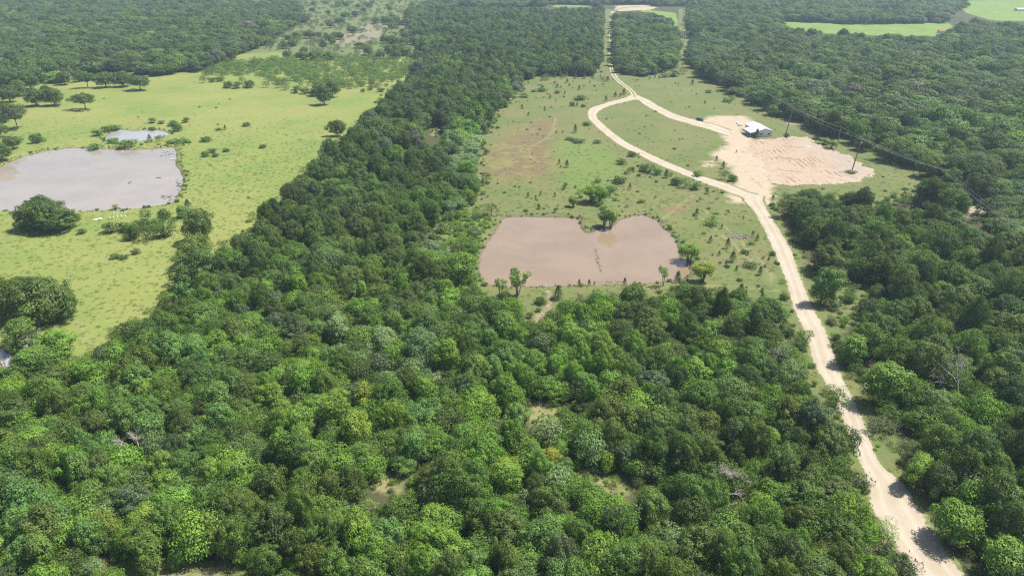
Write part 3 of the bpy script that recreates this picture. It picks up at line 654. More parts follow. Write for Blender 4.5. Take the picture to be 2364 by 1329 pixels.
for (px, py, h, w, t, pr) in [
    (1893,703,13,4.2,'minty green',TALL), (1968,842,9.8,3.5,'lime green',TALL), (2036,935,12,5.0,'lime green',TALL[:2]), (2110,1118,8,3.2,'lime green',TALL), (2192,1252,9,4.3,'bright green',TALL[2:]), (2322,1345,9,4.6,'lime green',TALL), (2150,960,7,4,'pale green',MOUND),
    (1061,662,13,5.4,'bright green',TALL), (1068,580,7,3.6,'lime green',AIRY), (976,56,10,7,'mid-green',TALL), (423,502,5.4,2.6,'bright green',TALL), (845,960,9,3.0,'yellow-green',TALL), (630,948,8,3.6,'bright green',TALL), (655,985,8,3,'lime green',TALL),
    (632,1132,6.5,2.6,'yellow-green',TALL), (1172,930,9,3.0,'bright green',TALL), (1195,1000,8.5,3.2,'minty green',TALL), (1170,1110,6.5,2.5,'yellow-green',TALL), (1265,1098,7,2.8,'yellow-green',TALL), (1262,1025,6,4,'pale green',MOUND),
    (135,829,9,5,'bright green',TALL), (90,860,8,4.5,'lime green',TALL), (60,800,9,4.5,'mid-green',TALL), (1770,755,9,4.6,'mid-green',OAK), (345,1315,8,3.4,'mid-green',TALL), (1655,1180,7,3.0,'minty green',MOUND), (1395,1065,6.5,2.2,'mid-green',TALL), (1440,1085,6.5,2.2,'greyish green',TALL),
    (1290,1065,5.5,2.0,'bright green',TALL), (1225,1068,5.5,2.4,'mid-green',TALL), (1305,1105,6,1.8,'mid-green',TALL)]:
    at('leafy_tree', pr, px, py, h, w, t)
for k_ in range(95):
    px, py = rnd.uniform(600, 1000), rnd.choice([rnd.uniform(2, 60), rnd.uniform(40, 134)])
    if not inside(UPPER, np.array([px]), np.array([py]))[0] or (780 < px < 880 and 55 < py < 110): continue
    at('oak_tree', OAK, px, py, rnd.uniform(5, 10), rnd.uniform(3.5, 7.5), pick(['dark green', 'dark green', 'mid-green', 'olive green']))
for (px, py, h, w, t, pr) in [(1195,686,9.3,3.4,'lime green',WILLOW[:1]), (1155,690,8.0,2.4,'lime green',WILLOW[1:2]), (1531,664,7.8,2.0,'lime green',WILLOW[1:2]), (1590,602,6.5,3.8,'lime green',WILLOW[2:]), (1621,652,6.4,3.6,'yellow-green',WILLOW[2:]),
    (1410,524,8.2,3.4,'lime green',WILLOW[:1]), (1395,522,6.5,2.6,'mid-green',WILLOW[2:]), (1323,476,4.4,2.2,'lime green',WILLOW[2:]), (1365,466,7,4.0,'lime green',WILLOW[2:]), (1385,468,6.5,3.6,'bright green',WILLOW[2:]), (1095,552,4.6,2.8,'pale green',WILLOW[2:]),
    (1902,334,3.6,3.2,'pale green',WILLOW[2:]), (1918,345,4.6,3.0,'lime green',WILLOW[2:])]:
    at('willow_tree', pr, px, py, h, w, t)
JUNI = [(1205,252,2.6),(1220,267,2.4),(1258,256,2.2),(1208,213,1.8),(1304,218,2.4),(1270,227,2.6),(1283,234,1.8),(1286,203,3.2),(1309,191,3.4),(1315,198,2.2),(1362,193,2.0),(1386,179,2.4),(1403,188,4.2),(1337,209,3.4),(1332,246,3.0),(1399,233,3.4),
        (1421,224,3.4),(1432,223,2.6),(1440,219,4.2),(1328,306,4.4),(1291,379,2.4),(1309,387,3.6),(1244,482,2.2),(1281,491,2.0),(1219,457,2.4),(1237,459,1.6),(1248,452,2.0),(1281,455,2.0),(1108,570,1.4),(1289,691,4.2),(1337,661,2.4),(1360,658,2.2),(1372,656,1.4),
        (1442,658,2.6),(1564,653,3.8),(1608,499,3.2),(1682,491,1.4),(1748,554,2.4),(1738,543,2.0),(1679,573,3.8),(1691,604,3.8),(1676,614,2.2),(1726,588,1.6),(1754,635,3.0),(1710,679,3.4),(1721,684,2.2),(1759,689,2.2),(1784,462,2.4),(1654,372,2.6),(1669,389,3.6),(1747,317,4.6),
        (1598,196,4.2),(1220,175,4),(1234,174,4.4),(1281,180,3.6),(1295,182,3.4),(1308,177,4),(1328,182,3.8),(1349,182,4),(1369,175,5),(1512,180,2.6),(1500,181,2.4),(1522,181,2.6),(1454,438,2.8),(1538,410,3.8),(1115,429,3.2),(1495,176,2.2),(1627,240,2.4),
        (347,329,4.2),(435,483,4.2),(520,299,2.8),(892,74,4.5),(939,70,4.5),(951,66,5),(1700,352,1.5),(1640,560,2.6),(1660,590,1.8),(1700,625,1.7),(1716,505,1.4),(1666,527,2.0),(1775,600,1.4),(1632,447,2.6),(1600,440,2.4)]
for (px, py, h) in JUNI:
    at('juniper_tree', JUN, px, py, h * 1.1, h * rnd.uniform(0.30, 0.44), pick(['dark green', 'deep blue-green', 'dark green', 'olive green']))
for (px, py, h, w, t) in [(1340,229,3.6,5,'mid-green'),(1320,245,2.8,2.2,'dark green'),(1347,248,2,2,'mid-green'),(1249,211,2.4,4.5,'dark green'),(1232,212,1.8,2.5,'mid-green'),(1288,216,2.2,2.6,'mid-green'),(1355,289,2.2,2.8,'dark green'),(1335,328,2.2,4.5,'greyish green'),(1315,324,1.8,3,'greyish green'),(1379,329,2.0,2.6,'mid-green'),
        (1435,378,3.2,2.8,'dark green'),(1457,361,2.6,2.6,'mid-green'),(1501,398,4.4,4.4,'dark green'),(1488,394,3.6,2.6,'mid-green'),(1518,402,3.4,2.4,'mid-green'),(1432,424,4.0,3.2,'mid-green'),(1186,223,4.2,5.5,'bright green'),(1210,224,3.4,4,'bright green'),(1165,228,4,4,'lime green'),(1147,247,5,5,'bright green'),(1120,268,4.4,4,'bright green'),
        (1635,215,2.4,3,'mid-green'),(1679,235,3.6,4,'pale green'),(1690,228,3,3,'pale green'),(1578,172,5,5,'mid-green'),(1556,176,5.5,5.5,'mid-green'),(1535,178,4,4,'bright green'),(1261,185,5,4.6,'dark green'),(1672,414,4.4,3.2,'dark green'),(1690,418,3,2.4,'mid-green'),(1610,407,2.6,2.4,'bright green'),(1814,318,2.6,1.8,'dark green'),(1967,398,1.4,3,'mid-green'),
        (1581,432,4.4,4,'mid-green'),(1562,426,3.4,3,'dark green'),(1606,436,3.4,3,'mid-green'),(1642,519,2.2,3,'mid-green'),(1733,617,2.0,2.8,'dark green'),(1811,692,2.0,1.8,'mid-green'),(1047,505,3.6,3,'mid-green'),(1020,535,3,3,'dark green'),(1015,575,2.6,2.6,'mid-green'),
        (254,537,4.2,3,'dark green'),(281,533,3.6,2.4,'dark green'),(311,550,6,3.6,'dark green'),(338,557,6,4.2,'dark green'),(355,547,5.6,3.6,'mid-green'),(379,547,5.4,3.6,'dark green'),(395,544,4.6,3,'mid-green'),(338,510,5,3,'dark green'),(382,506,4.2,2.8,'dark green'),(396,525,4.4,3,'mid-green'),(362,525,4.5,3.4,'mid-green'),(330,530,4.4,3.4,'dark green'),(300,535,4,3,'mid-green'),
        (267,598,1.9,1.9,'dark green'),(286,598,1.5,2.2,'dark green'),(315,587,2.2,1.8,'dark green'),(191,538,2.0,2.0,'dark green'),(88,330,5,4,'dark green'),(37,330,4,4,'dark green'),(217,343,4,4,'bright green'),(291,341,4,4.4,'mid-green'),(261,330,3.4,3.4,'bright green'),(227,313,3.8,3.6,'dark green'),(245,304,3.4,3.4,'dark green'),(267,299,3,4,'mid-green'),
        (352,283,3.4,2.6,'mid-green'),(372,285,2,2.4,'dark green'),(352,299,2,2.6,'dark green'),(411,303,5,3.2,'mid-green'),(430,283,3.4,2.6,'dark green'),(399,290,3.6,3.2,'mid-green'),(505,300,1.5,2.2,'dark green'),(569,291,2.4,2.8,'mid-green'),(474,325,2.6,3.4,'mid-green'),(423,328,2.2,4,'bright green'),(400,330,2.2,4,'mid-green'),
        (474,361,2.8,2.2,'mid-green'),(491,351,2.6,2.6,'dark green'),(499,361,2,2,'mid-green'),(521,349,1.8,2.2,'mid-green'),(606,340,1.8,2.2,'dark green'),(470,192,5.4,4.4,'dark green'),(508,188,4.4,4.4,'mid-green'),(528,202,5,4,'dark green'),(548,203,5.4,4.4,'dark green'),(575,202,5.4,4.4,'dark green'),(560,192,5,4.4,'mid-green'),(490,190,4.4,3.6,'mid-green'),
        (616,202,5,4,'dark green'),(643,203,5,4,'dark green'),(660,208,4.4,4,'mid-green'),(684,215,5.4,4,'dark green'),(704,218,5.4,4,'dark green'),(720,222,4.4,3.4,'dark green'),(1821,772,2.4,2.0,'greyish green'),(855,208,3,2.6,'dark green'),(838,212,3,2,'dark green'),(880,212,3.2,3.4,'dark green')]:
    at('shrub', SHRUB if h < 4.2 else AIRY + SHRUB, px, py, h, w, t)
for (px, py, h, w) in [(1985,1125,2.6,2.6), (2038,1278,2.2,2.2), (2085,1325,2.6,2.8), (1925,800,1.6,1.6)]:
    at('shrub', SPIKY, px, py, h, w, 'greyish green')

DEAD = [(1795,855),(2212,915),(328,1060),(1690,1150),(1660,1165),(75,800),(12,850),(640,770),(850,845)]
for (px, py) in DEAD: TAKEN.append((*map(float, G(px, py)), 4.0)); TAKEN.append((*map(float, G(px, py + 34)), 3.4)); TAKEN.append((*map(float, G(px, py + 75)), 3.4 if px > 1600 else 2.6))
for dx_, dy_ in ((0, 0), (0, 35), (0, 70), (0, 100), (-50, 30), (50, 30)): TAKEN.append((*map(float, G(2212 + dx_, 925 + dy_)), 6.0))

# ------------------------------------------------------------------ woods (places of crowns in the photograph -> ground)
ZC = 6.0
WOODS = {
 'nw': [(-120,-14),(300,-14),(620,-14),(690,14),(700,40),(645,66),(615,92),(560,108),(535,120),(495,137),(455,150),(330,160),(300,156),(230,148),(150,170),(60,176),(-120,196)],
 'band': [(1000,24),(1392,24),(1388,60),(1384,140),(1372,158),(1250,158),(1205,172),(1185,210),(1140,240),(1110,300),(1085,365),(1090,445),(1000,470),(985,540),(1010,560),(1022,650),(1085,665),(1128,690),(1150,720),
          (1190,745),(1240,765),(1300,745),(1335,705),(1440,690),(1500,680),(1600,685),(1700,690),(1765,702),(1788,760),(1800,830),(1845,900),(1885,935),(1912,1000),(1950,1090),(1978,1160),(2005,1250),(2040,1329),(2080,1440),
          (-150,1440),(-150,850),(60,850),(200,845),(268,800),(280,780),(340,750),(375,715),(410,685),(440,655),(485,628),(520,595),(555,550),(610,515),(635,470),(690,430),(735,390),(780,345),(830,305),(880,255),(915,205),(990,150),(985,120),(955,85),(970,62)],
 'block': [(1422,38),(1500,34),(1545,50),(1562,80),(1562,138),(1500,158),(1428,156),(1422,100)],
 'east': [(1594,-14),(2210,-14),(2230,10),(2190,22),(1990,18),(1840,24),(1790,42),(1840,76),(1870,84),(2060,92),(2190,92),(2200,66),(2230,54),(2300,60),(2500,60),(2700,200),(2700,800),(2420,620),(2364,555),(2300,495),(2240,440),(2170,392),
          (2130,372),(2060,344),(1985,318),(1930,296),(1862,266),(1768,232),(1690,194),(1625,160),(1596,130)],
 'ne': [(1800,24),(1900,22),(2000,24),(2190,26),(2185,42),(2000,46),(1870,42),(1805,38)],
 'southeast': [(1815,475),(1860,452),(1950,452),(2040,470),(2110,445),(2170,412),(2240,470),(2290,530),(2364,590),(2420,640),(2700,900),(2700,1500),(2380,1440),(2330,1329),(2250,1270),(2250,1190),(2180,1110),(2150,1020),(2100,950),(2075,890),(2030,820),(2000,780),(1990,740),(2030,700),(2010,640),(1940,620),(1900,590),(1885,560),(1862,530)],
 'top': [(1010,-14),(1590,-14),(1590,6),(1500,8),(1390,8),(1010,10)],
 'link': [(955,85),(1000,24),(1010,8),(960,14),(940,30),(950,60)],
}
KEEPOUT = GAPS[:4] + [GAPS[4], GAPS[7]] + [[(2232,466),(2285,466),(2290,500),(2245,505)], [(2040,470),(2110,450),(2110,440),(2040,455)], [(1396,8),(1500,8),(1525,20),(1480,26),(1400,30)], [(1265,8),(1370,10),(1365,20),(1270,20)], [(1945,640),(2015,650),(2010,695),(1945,700)], [(160,760),(240,770),(230,830),(170,830)], [(-20,795),(30,805),(40,850),(-20,860)], [(1225,690),(1285,690),(1262,755),(1222,775)]]
HINTS = [(845,920,30,'yellow-green'),(625,920,45,'bright green'),(700,880,60,'bright green'),(760,980,70,'lime green'),(690,960,55,'lime green'),(1175,895,35,'bright green'),(1020,930,55,'minty green'),(960,900,50,'mid-green'),(1100,1000,60,'bright green'),(1040,1010,50,'bright green'),
         (1340,785,60,'lime green'),(1290,850,75,'bright green'),(1220,815,60,'bright green'),(1150,790,45,'minty green'),(1050,790,60,'mid-green'),(905,800,55,'pale green'),(960,830,55,'pale green'),(850,850,40,'pale green'),(780,760,40,'pale green'),(650,745,35,'greyish green'),(700,720,40,'mid-green'),(430,790,55,'minty green'),(330,800,50,'mid-green'),
         (160,960,60,'dark green'),(250,990,60,'minty green'),(340,985,50,'minty green'),(510,1005,60,'olive green'),(330,1120,60,'greyish green'),(240,1110,60,'mid-green'),(80,1230,110,'minty green'),(40,1080,60,'mid-green'),(560,1180,60,'olive green'),(450,1090,50,'mid-green'),(880,1190,35,'minty green'),(1000,1210,55,'bright green'),(850,1060,45,'olive green'),(1110,1110,50,'mid-green'),
         (1410,940,80,'olive green'),(1350,920,40,'lime green'),(1540,960,80,'dark green'),(1640,840,55,'bright green'),(1560,790,60,'dark green'),(1450,720,60,'dark green'),(1930,900,35,'bright green'),(1880,960,35,'bright green'),(1830,890,40,'lime green'),(1700,980,50,'mid-green'),(1560,1100,70,'mid-green'),(1880,1050,40,'olive green'),(1760,1130,50,'greyish green'),(1250,1270,70,'greyish green'),(700,1250,60,'olive green'),
         (1180,680,40,'bright green'),(1120,705,40,'mid-green'),(950,480,60,'mid-green'),(880,540,70,'dark green'),(980,600,45,'mid-green'),(1075,385,40,'bright green'),(1050,330,30,'pale green'),(1085,300,30,'bright green'),(2050,950,60,'minty green'),(2230,1180,80,'mid-green'),(2230,960,90,'olive green'),(2300,1080,60,'mid-green'),(1850,640,40,'mid-green'),(2260,800,80,'mid-green')]
PALE_MOUNDS = [(800,780),(840,800),(870,830),(900,850),(940,840),(970,860),(910,800),(990,830),(850,760),(1010,790),(1060,360),(1075,340),(1085,320),(1050,390),(990,560),(1000,520),(960,570),(1010,600)]

LEAFY = {'bright green', 'minty green', 'pale green', 'yellow-green', 'lime green'}
rg = np.random.default_rng(23)
cand = []
tk = np.array([(a, b, c) for a, b, c in TAKEN])
def wood_points(nm, s):
    pl = np.array(WOODS[nm], float); gxy = np.stack(G(np.clip(pl[:, 0], -150, 2560), np.clip(pl[:, 1], -14, 1450), ZC), 1)
    x0, y0 = gxy.min(0) - s; x1, y1 = gxy.max(0) + s
    X, Y = np.meshgrid(np.arange(x0, x1, s), np.arange(y0, y1, s * 0.9)); X[1::2] += s / 2
    X = X + rg.uniform(-0.38, 0.38, X.shape) * s; Y = Y + rg.uniform(-0.38, 0.38, X.shape) * s; X, Y = X.ravel(), Y.ravel()
    px, py = PX(X, Y, ZC); k = inside(pl, px, py) & (px > -90) & (px < 2454) & (py < 1440)
    for ko in KEEPOUT:
        for zz in (2.0, 4.5, 7.0, 9.5, 11.0):
            for dx in (-3.2, 0, 3.2):
                qx, qy = PX(X + dx, Y, zz); k &= ~inside(ko, qx, qy)
    X, Y, px, py = X[k], Y[k], px[k], py[k]
    if len(tk):
        k = np.ones(len(X), bool)
        for (a, b, c) in tk[tk[:, 2] > 2.3]: k &= (X - a) ** 2 + (Y - b) ** 2 > (c * 0.75 + 1.6) ** 2
        X, Y, px, py = X[k], Y[k], px[k], py[k]
    return X, Y, px, py
for nm, s in (('nw', 9.6), ('band', 5.5), ('block', 9.0), ('east', 9.2), ('ne', 10.0), ('southeast', 6.6), ('top', 11.0), ('link', 9.0)):
    X, Y, px, py = wood_points(nm, s)
    for x, y, u, v in zip(X, Y, px, py):
        big = float(fbm(x, y, 60, 2)); h = 9.8 + 1.4 * big + rnd.gauss(0, 1.9); w = s * rnd.uniform(0.44, 0.84)
        if rnd.random() < 0.28: h *= rnd.uniform(0.5, 0.75); w *= rnd.uniform(0.65, 0.9); t = None
        if nm == 'band' and v > 640:
            if u > 1400: t = rnd.choices(['dark green', 'olive green', 'mid-green', 'bright green', 'greyish green'], [34, 24, 28, 11, 3])[0]
            else: t = rnd.choices(['dark green', 'mid-green', 'olive green', 'bright green', 'minty green', 'greyish green', 'lime green'], [22, 28, 10, 18, 11, 3, 8])[0]
            h *= 0.86
        elif nm == 'band': t = rnd.choices(['dark green', 'deep blue-green', 'mid-green', 'olive green', 'greyish green'], [46, 20, 22, 8, 4])[0]
        elif nm == 'southeast': t = rnd.choices(['dark green', 'deep blue-green', 'mid-green', 'olive green'], [45, 30, 17, 8])[0]; h *= 1.06
        else: t = rnd.choices(['dark green', 'deep blue-green', 'mid-green', 'olive green', 'greyish green'], [45, 28, 17, 6, 4])[0]
        best = 1e9
        for (a, b, r_, tt) in HINTS:
            d = math.hypot(u - a, (v - b) * 1.3) / (r_ * (1.3 if tt in LEAFY else 0.85))
            if d < 1 and d < best and rnd.random() < 0.85: best = d; t = tt
        if any(math.hypot(u - a, (v - b) * 1.3) < 26 for a, b in PALE_MOUNDS): t = 'pale green'; h = rnd.uniform(4.2, 5.8); w = rnd.uniform(3.4, 4.6)
        h = max(4.0, h)
        cand.append((x, y, h, w, t, u, v, nm))
cand.sort(key=lambda c: -c[3] * (c[6] + 140))
LEAFY = {'bright green', 'minty green', 'pale green', 'yellow-green', 'lime green'}
n_oak = sum(1 for t in THINGS if t['kind'] == 'oak_tree'); n_leafy = sum(1 for t in THINGS if t['kind'] == 'leafy_tree')
rest_near, rest_far = [], []
for (x, y, h, w, t, u, v, nm) in cand:
    kind = 'leafy_tree' if t in LEAFY else 'oak_tree'
    near = v > 560 and -40 < u < 2404 and v < 1370
    if near and kind == 'oak_tree' and n_oak < 300 or near and kind == 'leafy_tree' and n_leafy < 290:
        pr = pick(MOUND) if h < 6 else pick(TALL) if (kind == 'leafy_tree' and rnd.random() < 0.65) else pick(OAK)
        plant(kind, pr, x, y, h, w if pr not in TALL else w * 0.92, t)
        n_oak += kind == 'oak_tree'; n_leafy += kind == 'leafy_tree'
    else:
        c = (np.array(TINT[t]) if (v > 330 or rnd.random() > 0.02) else np.array((0.165, 0.175, 0.135))) * (1 + 0.2 * float(fbm(x, y, 130, 5))) * rnd.uniform(0.75, 1.3) * np.array([rnd.uniform(0.9, 1.12), 1, rnd.uniform(0.85, 1.15)])
        (rest_near if v > 330 else rest_far).append((x, y, gz1(x, y) - 0.1, w / 4.4, h / 10, rnd.uniform(0, 6.283), *c))
scatter('woodland', OAK, rest_near, 'dense dark green oak woodland filling the middle distance', 'woodland')
scatter('woodland', FAR, rest_far, 'hazy far woodland of countless rounded crowns', 'woodland')

# undergrowth, weeds and grass ---------------------------------------------------
def area_points(pl, s, z=0.0, prob=None, lim=None, frame=True):
    pl = np.array(pl, float); gxy = np.stack(G(np.clip(pl[:, 0], -150, 2560), np.clip(pl[:, 1], -14, 1450), z), 1); x0, y0 = gxy.min(0); x1, y1 = gxy.max(0)
    X, Y = np.meshgrid(np.arange(x0, x1, s), np.arange(y0, y1, s)); X = (X + rg.uniform(-0.5, 0.5, X.shape) * s).ravel(); Y = (Y + rg.uniform(-0.5, 0.5, Y.shape) * s).ravel()
    px, py = PX(X, Y, z); k = inside(pl, px, py) & (px > -30) & (px < 2394) & (py < 1360)
    if lim: k &= py > lim
    X, Y = X[k], Y[k]
    if prob is not None: k = rg.random(len(X)) < prob(X, Y); X, Y = X[k], Y[k]
    return X, Y
def clear_of_roads(X, Y):
    px, py = PX(X, Y, 0); k = np.ones(len(X), bool)
    for o in bpy.data.objects:
        if o.name.startswith('dirt_road') or o.name.startswith('dirt_track'):
            co = np.empty(len(o.data.vertices) * 3, np.float32); o.data.vertices.foreach_get('co', co); co = co.reshape(-1, 11, 3)
            L, Rr = co[:, 1, :2], co[:, 9, :2]; pl = np.concatenate([L, Rr[::-1]]); k &= ~inside(pl, X, Y)
    for p in [LOT] + SAND[:3]: k &= ~inside(poly(p), X, Y)
    for p in PONDS: k &= sdf(p, X, Y) > 0.8
    k &= ~((X > 130) & (X < 149) & (Y > 404) & (Y < 427))
    return X[k], Y[k]
rows = []; big_rows = []
for nm in ('band', 'southeast'):
    X, Y = area_points(WOODS[nm], 3.2, 1.0, None, 600); X, Y = clear_of_roads(X, Y)
    for g_ in GAPS:
        k = ~inside(poly(g_), X, Y) | (rg.random(len(X)) < 0.3)
        for zz in (3.5, 5.0): qx, qy = PX(X, Y, zz); k &= ~inside(g_, qx, qy) | (rg.random(len(X)) < 0.25)
        X, Y = X[k], Y[k]
    for x, y in zip(X, Y):
        s = 0.7 + 2.1 * rnd.random() ** 1.5; c = np.array(TINT[rnd.choices(['mid-green', 'dark green', 'bright green', 'pale green', 'lime green', 'greyish green'], [28, 12, 26, 12, 16, 6])[0]]) * rnd.uniform(0.85, 1.2)
        if s > 1.25: big_rows.append((x, y, gz1(x, y) - 0.1, s * 0.42, s * 0.42 * rnd.uniform(0.8, 1.4), rnd.uniform(0, 6.28), *c))
        else: rows.append((x, y, gz1(x, y) - 0.1, s, s * rnd.uniform(0.7, 1.3), rnd.uniform(0, 6.28), *c))
scatter('undergrowth', MOUND + AIRY, big_rows, 'head-high vine mounds and young growth filling gaps of the near woods', 'undergrowth')
scatter('undergrowth', SHRUB, rows, 'tangled leafy undergrowth between the trunks of the near woods', 'undergrowth')
rows = []
X, Y = area_points(CLEAR, 3.0, 0, lambda x, y: np.clip(-0.06 + 0.5 * fbm(x, y, 20, 4), 0.0, 0.6), 150); X, Y = clear_of_roads(X, Y)
for x, y in zip(X, Y):
    s = 0.12 + 0.4 * rnd.random() ** 2; c = np.array(TINT[rnd.choices(['olive green', 'mid-green', 'greyish green', 'bright green', 'lime green'], [28, 22, 24, 14, 12])[0]]) * rnd.uniform(1.0, 1.35)
    rows.append((x, y, gz1(x, y) - 0.03, s * 1.4, s, rnd.uniform(0, 6.28), *c))
for poly_, sp, pr in ((MEADOW, 9, 0.05), ([(620,135),(1000,132),(980,150),(900,205),(640,205),(600,180)], 5, 0.3)):
    X, Y = area_points(poly_, sp, 0, lambda x, y: np.full(len(x), pr), 120); X, Y = clear_of_roads(X, Y)
    for x, y in zip(X, Y):
        s = rnd.uniform(0.15, 0.4); c = np.array(TINT['mid-green']) * rnd.uniform(0.9, 1.4); rows.append((x, y, gz1(x, y) - 0.03, s * 1.5, s, rnd.uniform(0, 6.28), *c))
X, Y = area_points(LUSH2, 2.2, 0, None); X, Y = clear_of_roads(X, Y)
for x, y in zip(X, Y):
    s = rnd.uniform(0.3, 0.7); c = np.array(TINT['lime green']) * rnd.uniform(0.8, 1.1); rows.append((x, y, gz1(x, y) - 0.05, s * 1.4, s, rnd.uniform(0, 6.28), *c))
for g_ in GAPS:
    X, Y = area_points(g_, 1.5, 0, lambda x, y: np.clip(0.45 + 0.5 * fbm(x, y, 7, 4), 0.05, 1))
    for x, y in zip(X, Y):
        s = 0.12 + 0.55 * rnd.random() ** 2.2; c = np.array(TINT[rnd.choice(['olive green', 'mid-green', 'greyish green', 'lime green', 'bright green'])]) * rnd.uniform(0.9, 1.3); rows.append((x, y, gz1(x, y) - 0.03, s * 1.2, s, rnd.uniform(0, 6.28), *c))
for pl_ in PONDS[:3]:
    x0, y0 = pl_.min(0) - 4; x1, y1 = pl_.max(0) + 4; X, Y = np.meshgrid(np.arange(x0, x1, 1.3), np.arange(y0, y1, 1.3)); X = (X + rg.uniform(-0.6, 0.6, X.shape)).ravel(); Y = (Y + rg.uniform(-0.6, 0.6, Y.shape)).ravel()
    d = pond_sdf(X, Y); k = (np.abs(d - 1.5) < 1.5) & (rg.random(len(X)) < np.clip(0.35 + 0.5 * fbm(X, Y, 16, 3), 0.03, 0.9)); X, Y = X[k], Y[k]
    for x, y in zip(X, Y):
        s = 0.12 + 0.4 * rnd.random() ** 2; c = np.array(TINT[rnd.choice(['lime green', 'mid-green', 'greyish green', 'pale green', 'olive green'])]) * rnd.uniform(0.85, 1.2); rows.append((x, y, gz1(x, y) - 0.03, s * 1.2, s * rnd.uniform(0.8, 1.4), rnd.uniform(0, 6.28), *c))
scatter('weeds', SHRUB, rows, 'low weeds and forbs dotted over the open clearing and meadow', 'weeds')
rows = []
X, Y = area_points([(480,150),(620,138),(760,136),(990,134),(975,152),(900,200),(820,206),(640,196),(600,176),(470,178)], 4.6, 0, lambda x, y: np.clip(0.7 + 0.6 * fbm(x, y, 40, 1), 0.1, 0.95), 110)
for x, y in zip(X, Y):
    s = rnd.uniform(0.6, 1.4); c = np.array(TINT[rnd.choice(['lime green', 'mid-green', 'bright green', 'bright green'])]) * rnd.uniform(0.7, 1.0); rows.append((x, y, gz1(x, y) - 0.03, s * 1.1, s * 0.8, rnd.uniform(0, 6.28), *c))
X, Y = area_points(UPPER, 9.0, 0, lambda x, y: np.clip(0.45 + 0.6 * fbm(x, y, 60, 3), 0.05, 0.9))
for x, y in zip(X, Y):
    s = rnd.uniform(0.6, 1.5); c = np.array(TINT[rnd.choice(['mid-green', 'dark green', 'bright green', 'greyish green'])]) * rnd.uniform(0.75, 1.05); rows.append((x, y, gz1(x, y) - 0.03, s * 1.1, s * 0.8, rnd.uniform(0, 6.28), *c))
scatter('scrub_thicket', AIRY, rows, 'airy light green scrub covering the upper meadow', 'scrub')

# thickets: broken edges of the woods and brush round the pond
rows = []
def edge_rows(nm, lim, hi, pr, sp=3.2):
    pl = poly(np.array(WOODS[nm], float).clip([-150, -14], [2560, 1450]).tolist(), 2.0)
    x0, y0 = pl.min(0); x1, y1 = pl.max(0); X, Y = np.meshgrid(np.arange(x0, x1, sp), np.arange(y0, y1, sp)); X = (X + rg.uniform(-1.6, 1.6, X.shape)).ravel(); Y = (Y + rg.uniform(-1.6, 1.6, Y.shape)).ravel()
    px, py = PX(X, Y, 0); k = (py > lim) & (py < hi) & (px > -20) & (px < 2380); X, Y = X[k], Y[k]; d = sdf(pl, X, Y)
    k = (np.abs(d - 1.5) < 6 + 3 * fbm(X, Y, 30, 2)) & (rg.random(len(X)) < pr); X, Y = clear_of_roads(X[k], Y[k])
    for x, y in zip(X, Y):
        s = rnd.uniform(0.35, 1.2); c = np.array(TINT[rnd.choices(['mid-green', 'bright green', 'dark green', 'olive green', 'pale green', 'lime green'], [30, 20, 20, 14, 8, 8])[0]]) * rnd.uniform(0.8, 1.1)
        rows.append((x, y, gz1(x, y) - 0.1, s * 0.9, s * rnd.uniform(0.5, 1.0), rnd.uniform(0, 6.28), *c))
edge_rows('band', 200, 1329, 0.5); edge_rows('southeast', 430, 1329, 0.55); edge_rows('east', 180, 460, 0.35)
for pl_, sp, lo, tn in (([(985,490),(1090,470),(1140,500),(1108,560),(1095,640),(1110,690),(1060,700),(1010,640),(985,560)], 3.2, 0.62, ['bright green', 'mid-green', 'pale green', 'lime green']), ([(1130,700),(1250,695),(1240,760),(1180,760)], 3.0, 0.6, ['bright green', 'mid-green', 'dark green']),
                    ([(1300,690),(1500,680),(1500,705),(1340,735),(1290,745)], 4.0, 0.3, ['olive green', 'mid-green']), ([(1600,470),(1760,490),(1810,640),(1790,700),(1640,690),(1610,600)], 4.0, 0.22, ['mid-green', 'bright green', 'olive green', 'dark green']),
                    ([(1290,420),(1460,420),(1500,480),(1420,500),(1330,480)], 3.6, 0.35, ['bright green', 'lime green', 'mid-green']), ([(1460,350),(1700,440),(1690,470),(1560,440),(1440,400)], 3.6, 0.28, ['mid-green', 'dark green', 'olive green']), ([(1190,170),(1400,165),(1400,200),(1180,215)], 4.5, 0.3, ['mid-green', 'dark green']),
                    ([(210,330),(440,320),(440,340),(220,345)], 3.4, 0.5, ['bright green', 'lime green', 'mid-green']), ([(1800,700),(1905,850),(1960,1000),(2040,1250),(2080,1329),(2030,1329),(1960,1160),(1880,940),(1800,800)], 2.8, 0.6, ['bright green', 'mid-green', 'olive green', 'lime green']),
                    ([(1890,690),(1990,700),(1960,760),(2010,880),(2100,1060),(2130,1120),(2090,1120),(1990,930),(1930,800)], 2.6, 0.6, ['mid-green', 'greyish green', 'dark green', 'bright green'])):
    X, Y = area_points(pl_, sp, 0, lambda x, y: np.clip(lo + 0.5 * fbm(x, y, 18, 5), 0.02, 1)); X, Y = clear_of_roads(X, Y)
    for x, y in zip(X, Y):
        s = (0.2 + 0.75 * rnd.random() ** 1.6) * (1.5 if lo in (0.62, 0.35, 0.6) else 1.0); c = np.array(TINT[rnd.choice(tn)]) * rnd.uniform(0.8, 1.15); rows.append((x, y, gz1(x, y) - 0.08, s * 1.0, s * rnd.uniform(0.6, 1.1), rnd.uniform(0, 6.28), *c))
scatter('brush', SHRUB + AIRY[:1], rows, 'ragged brush along the wood edges, the road verge and round the brown pond', 'brush')

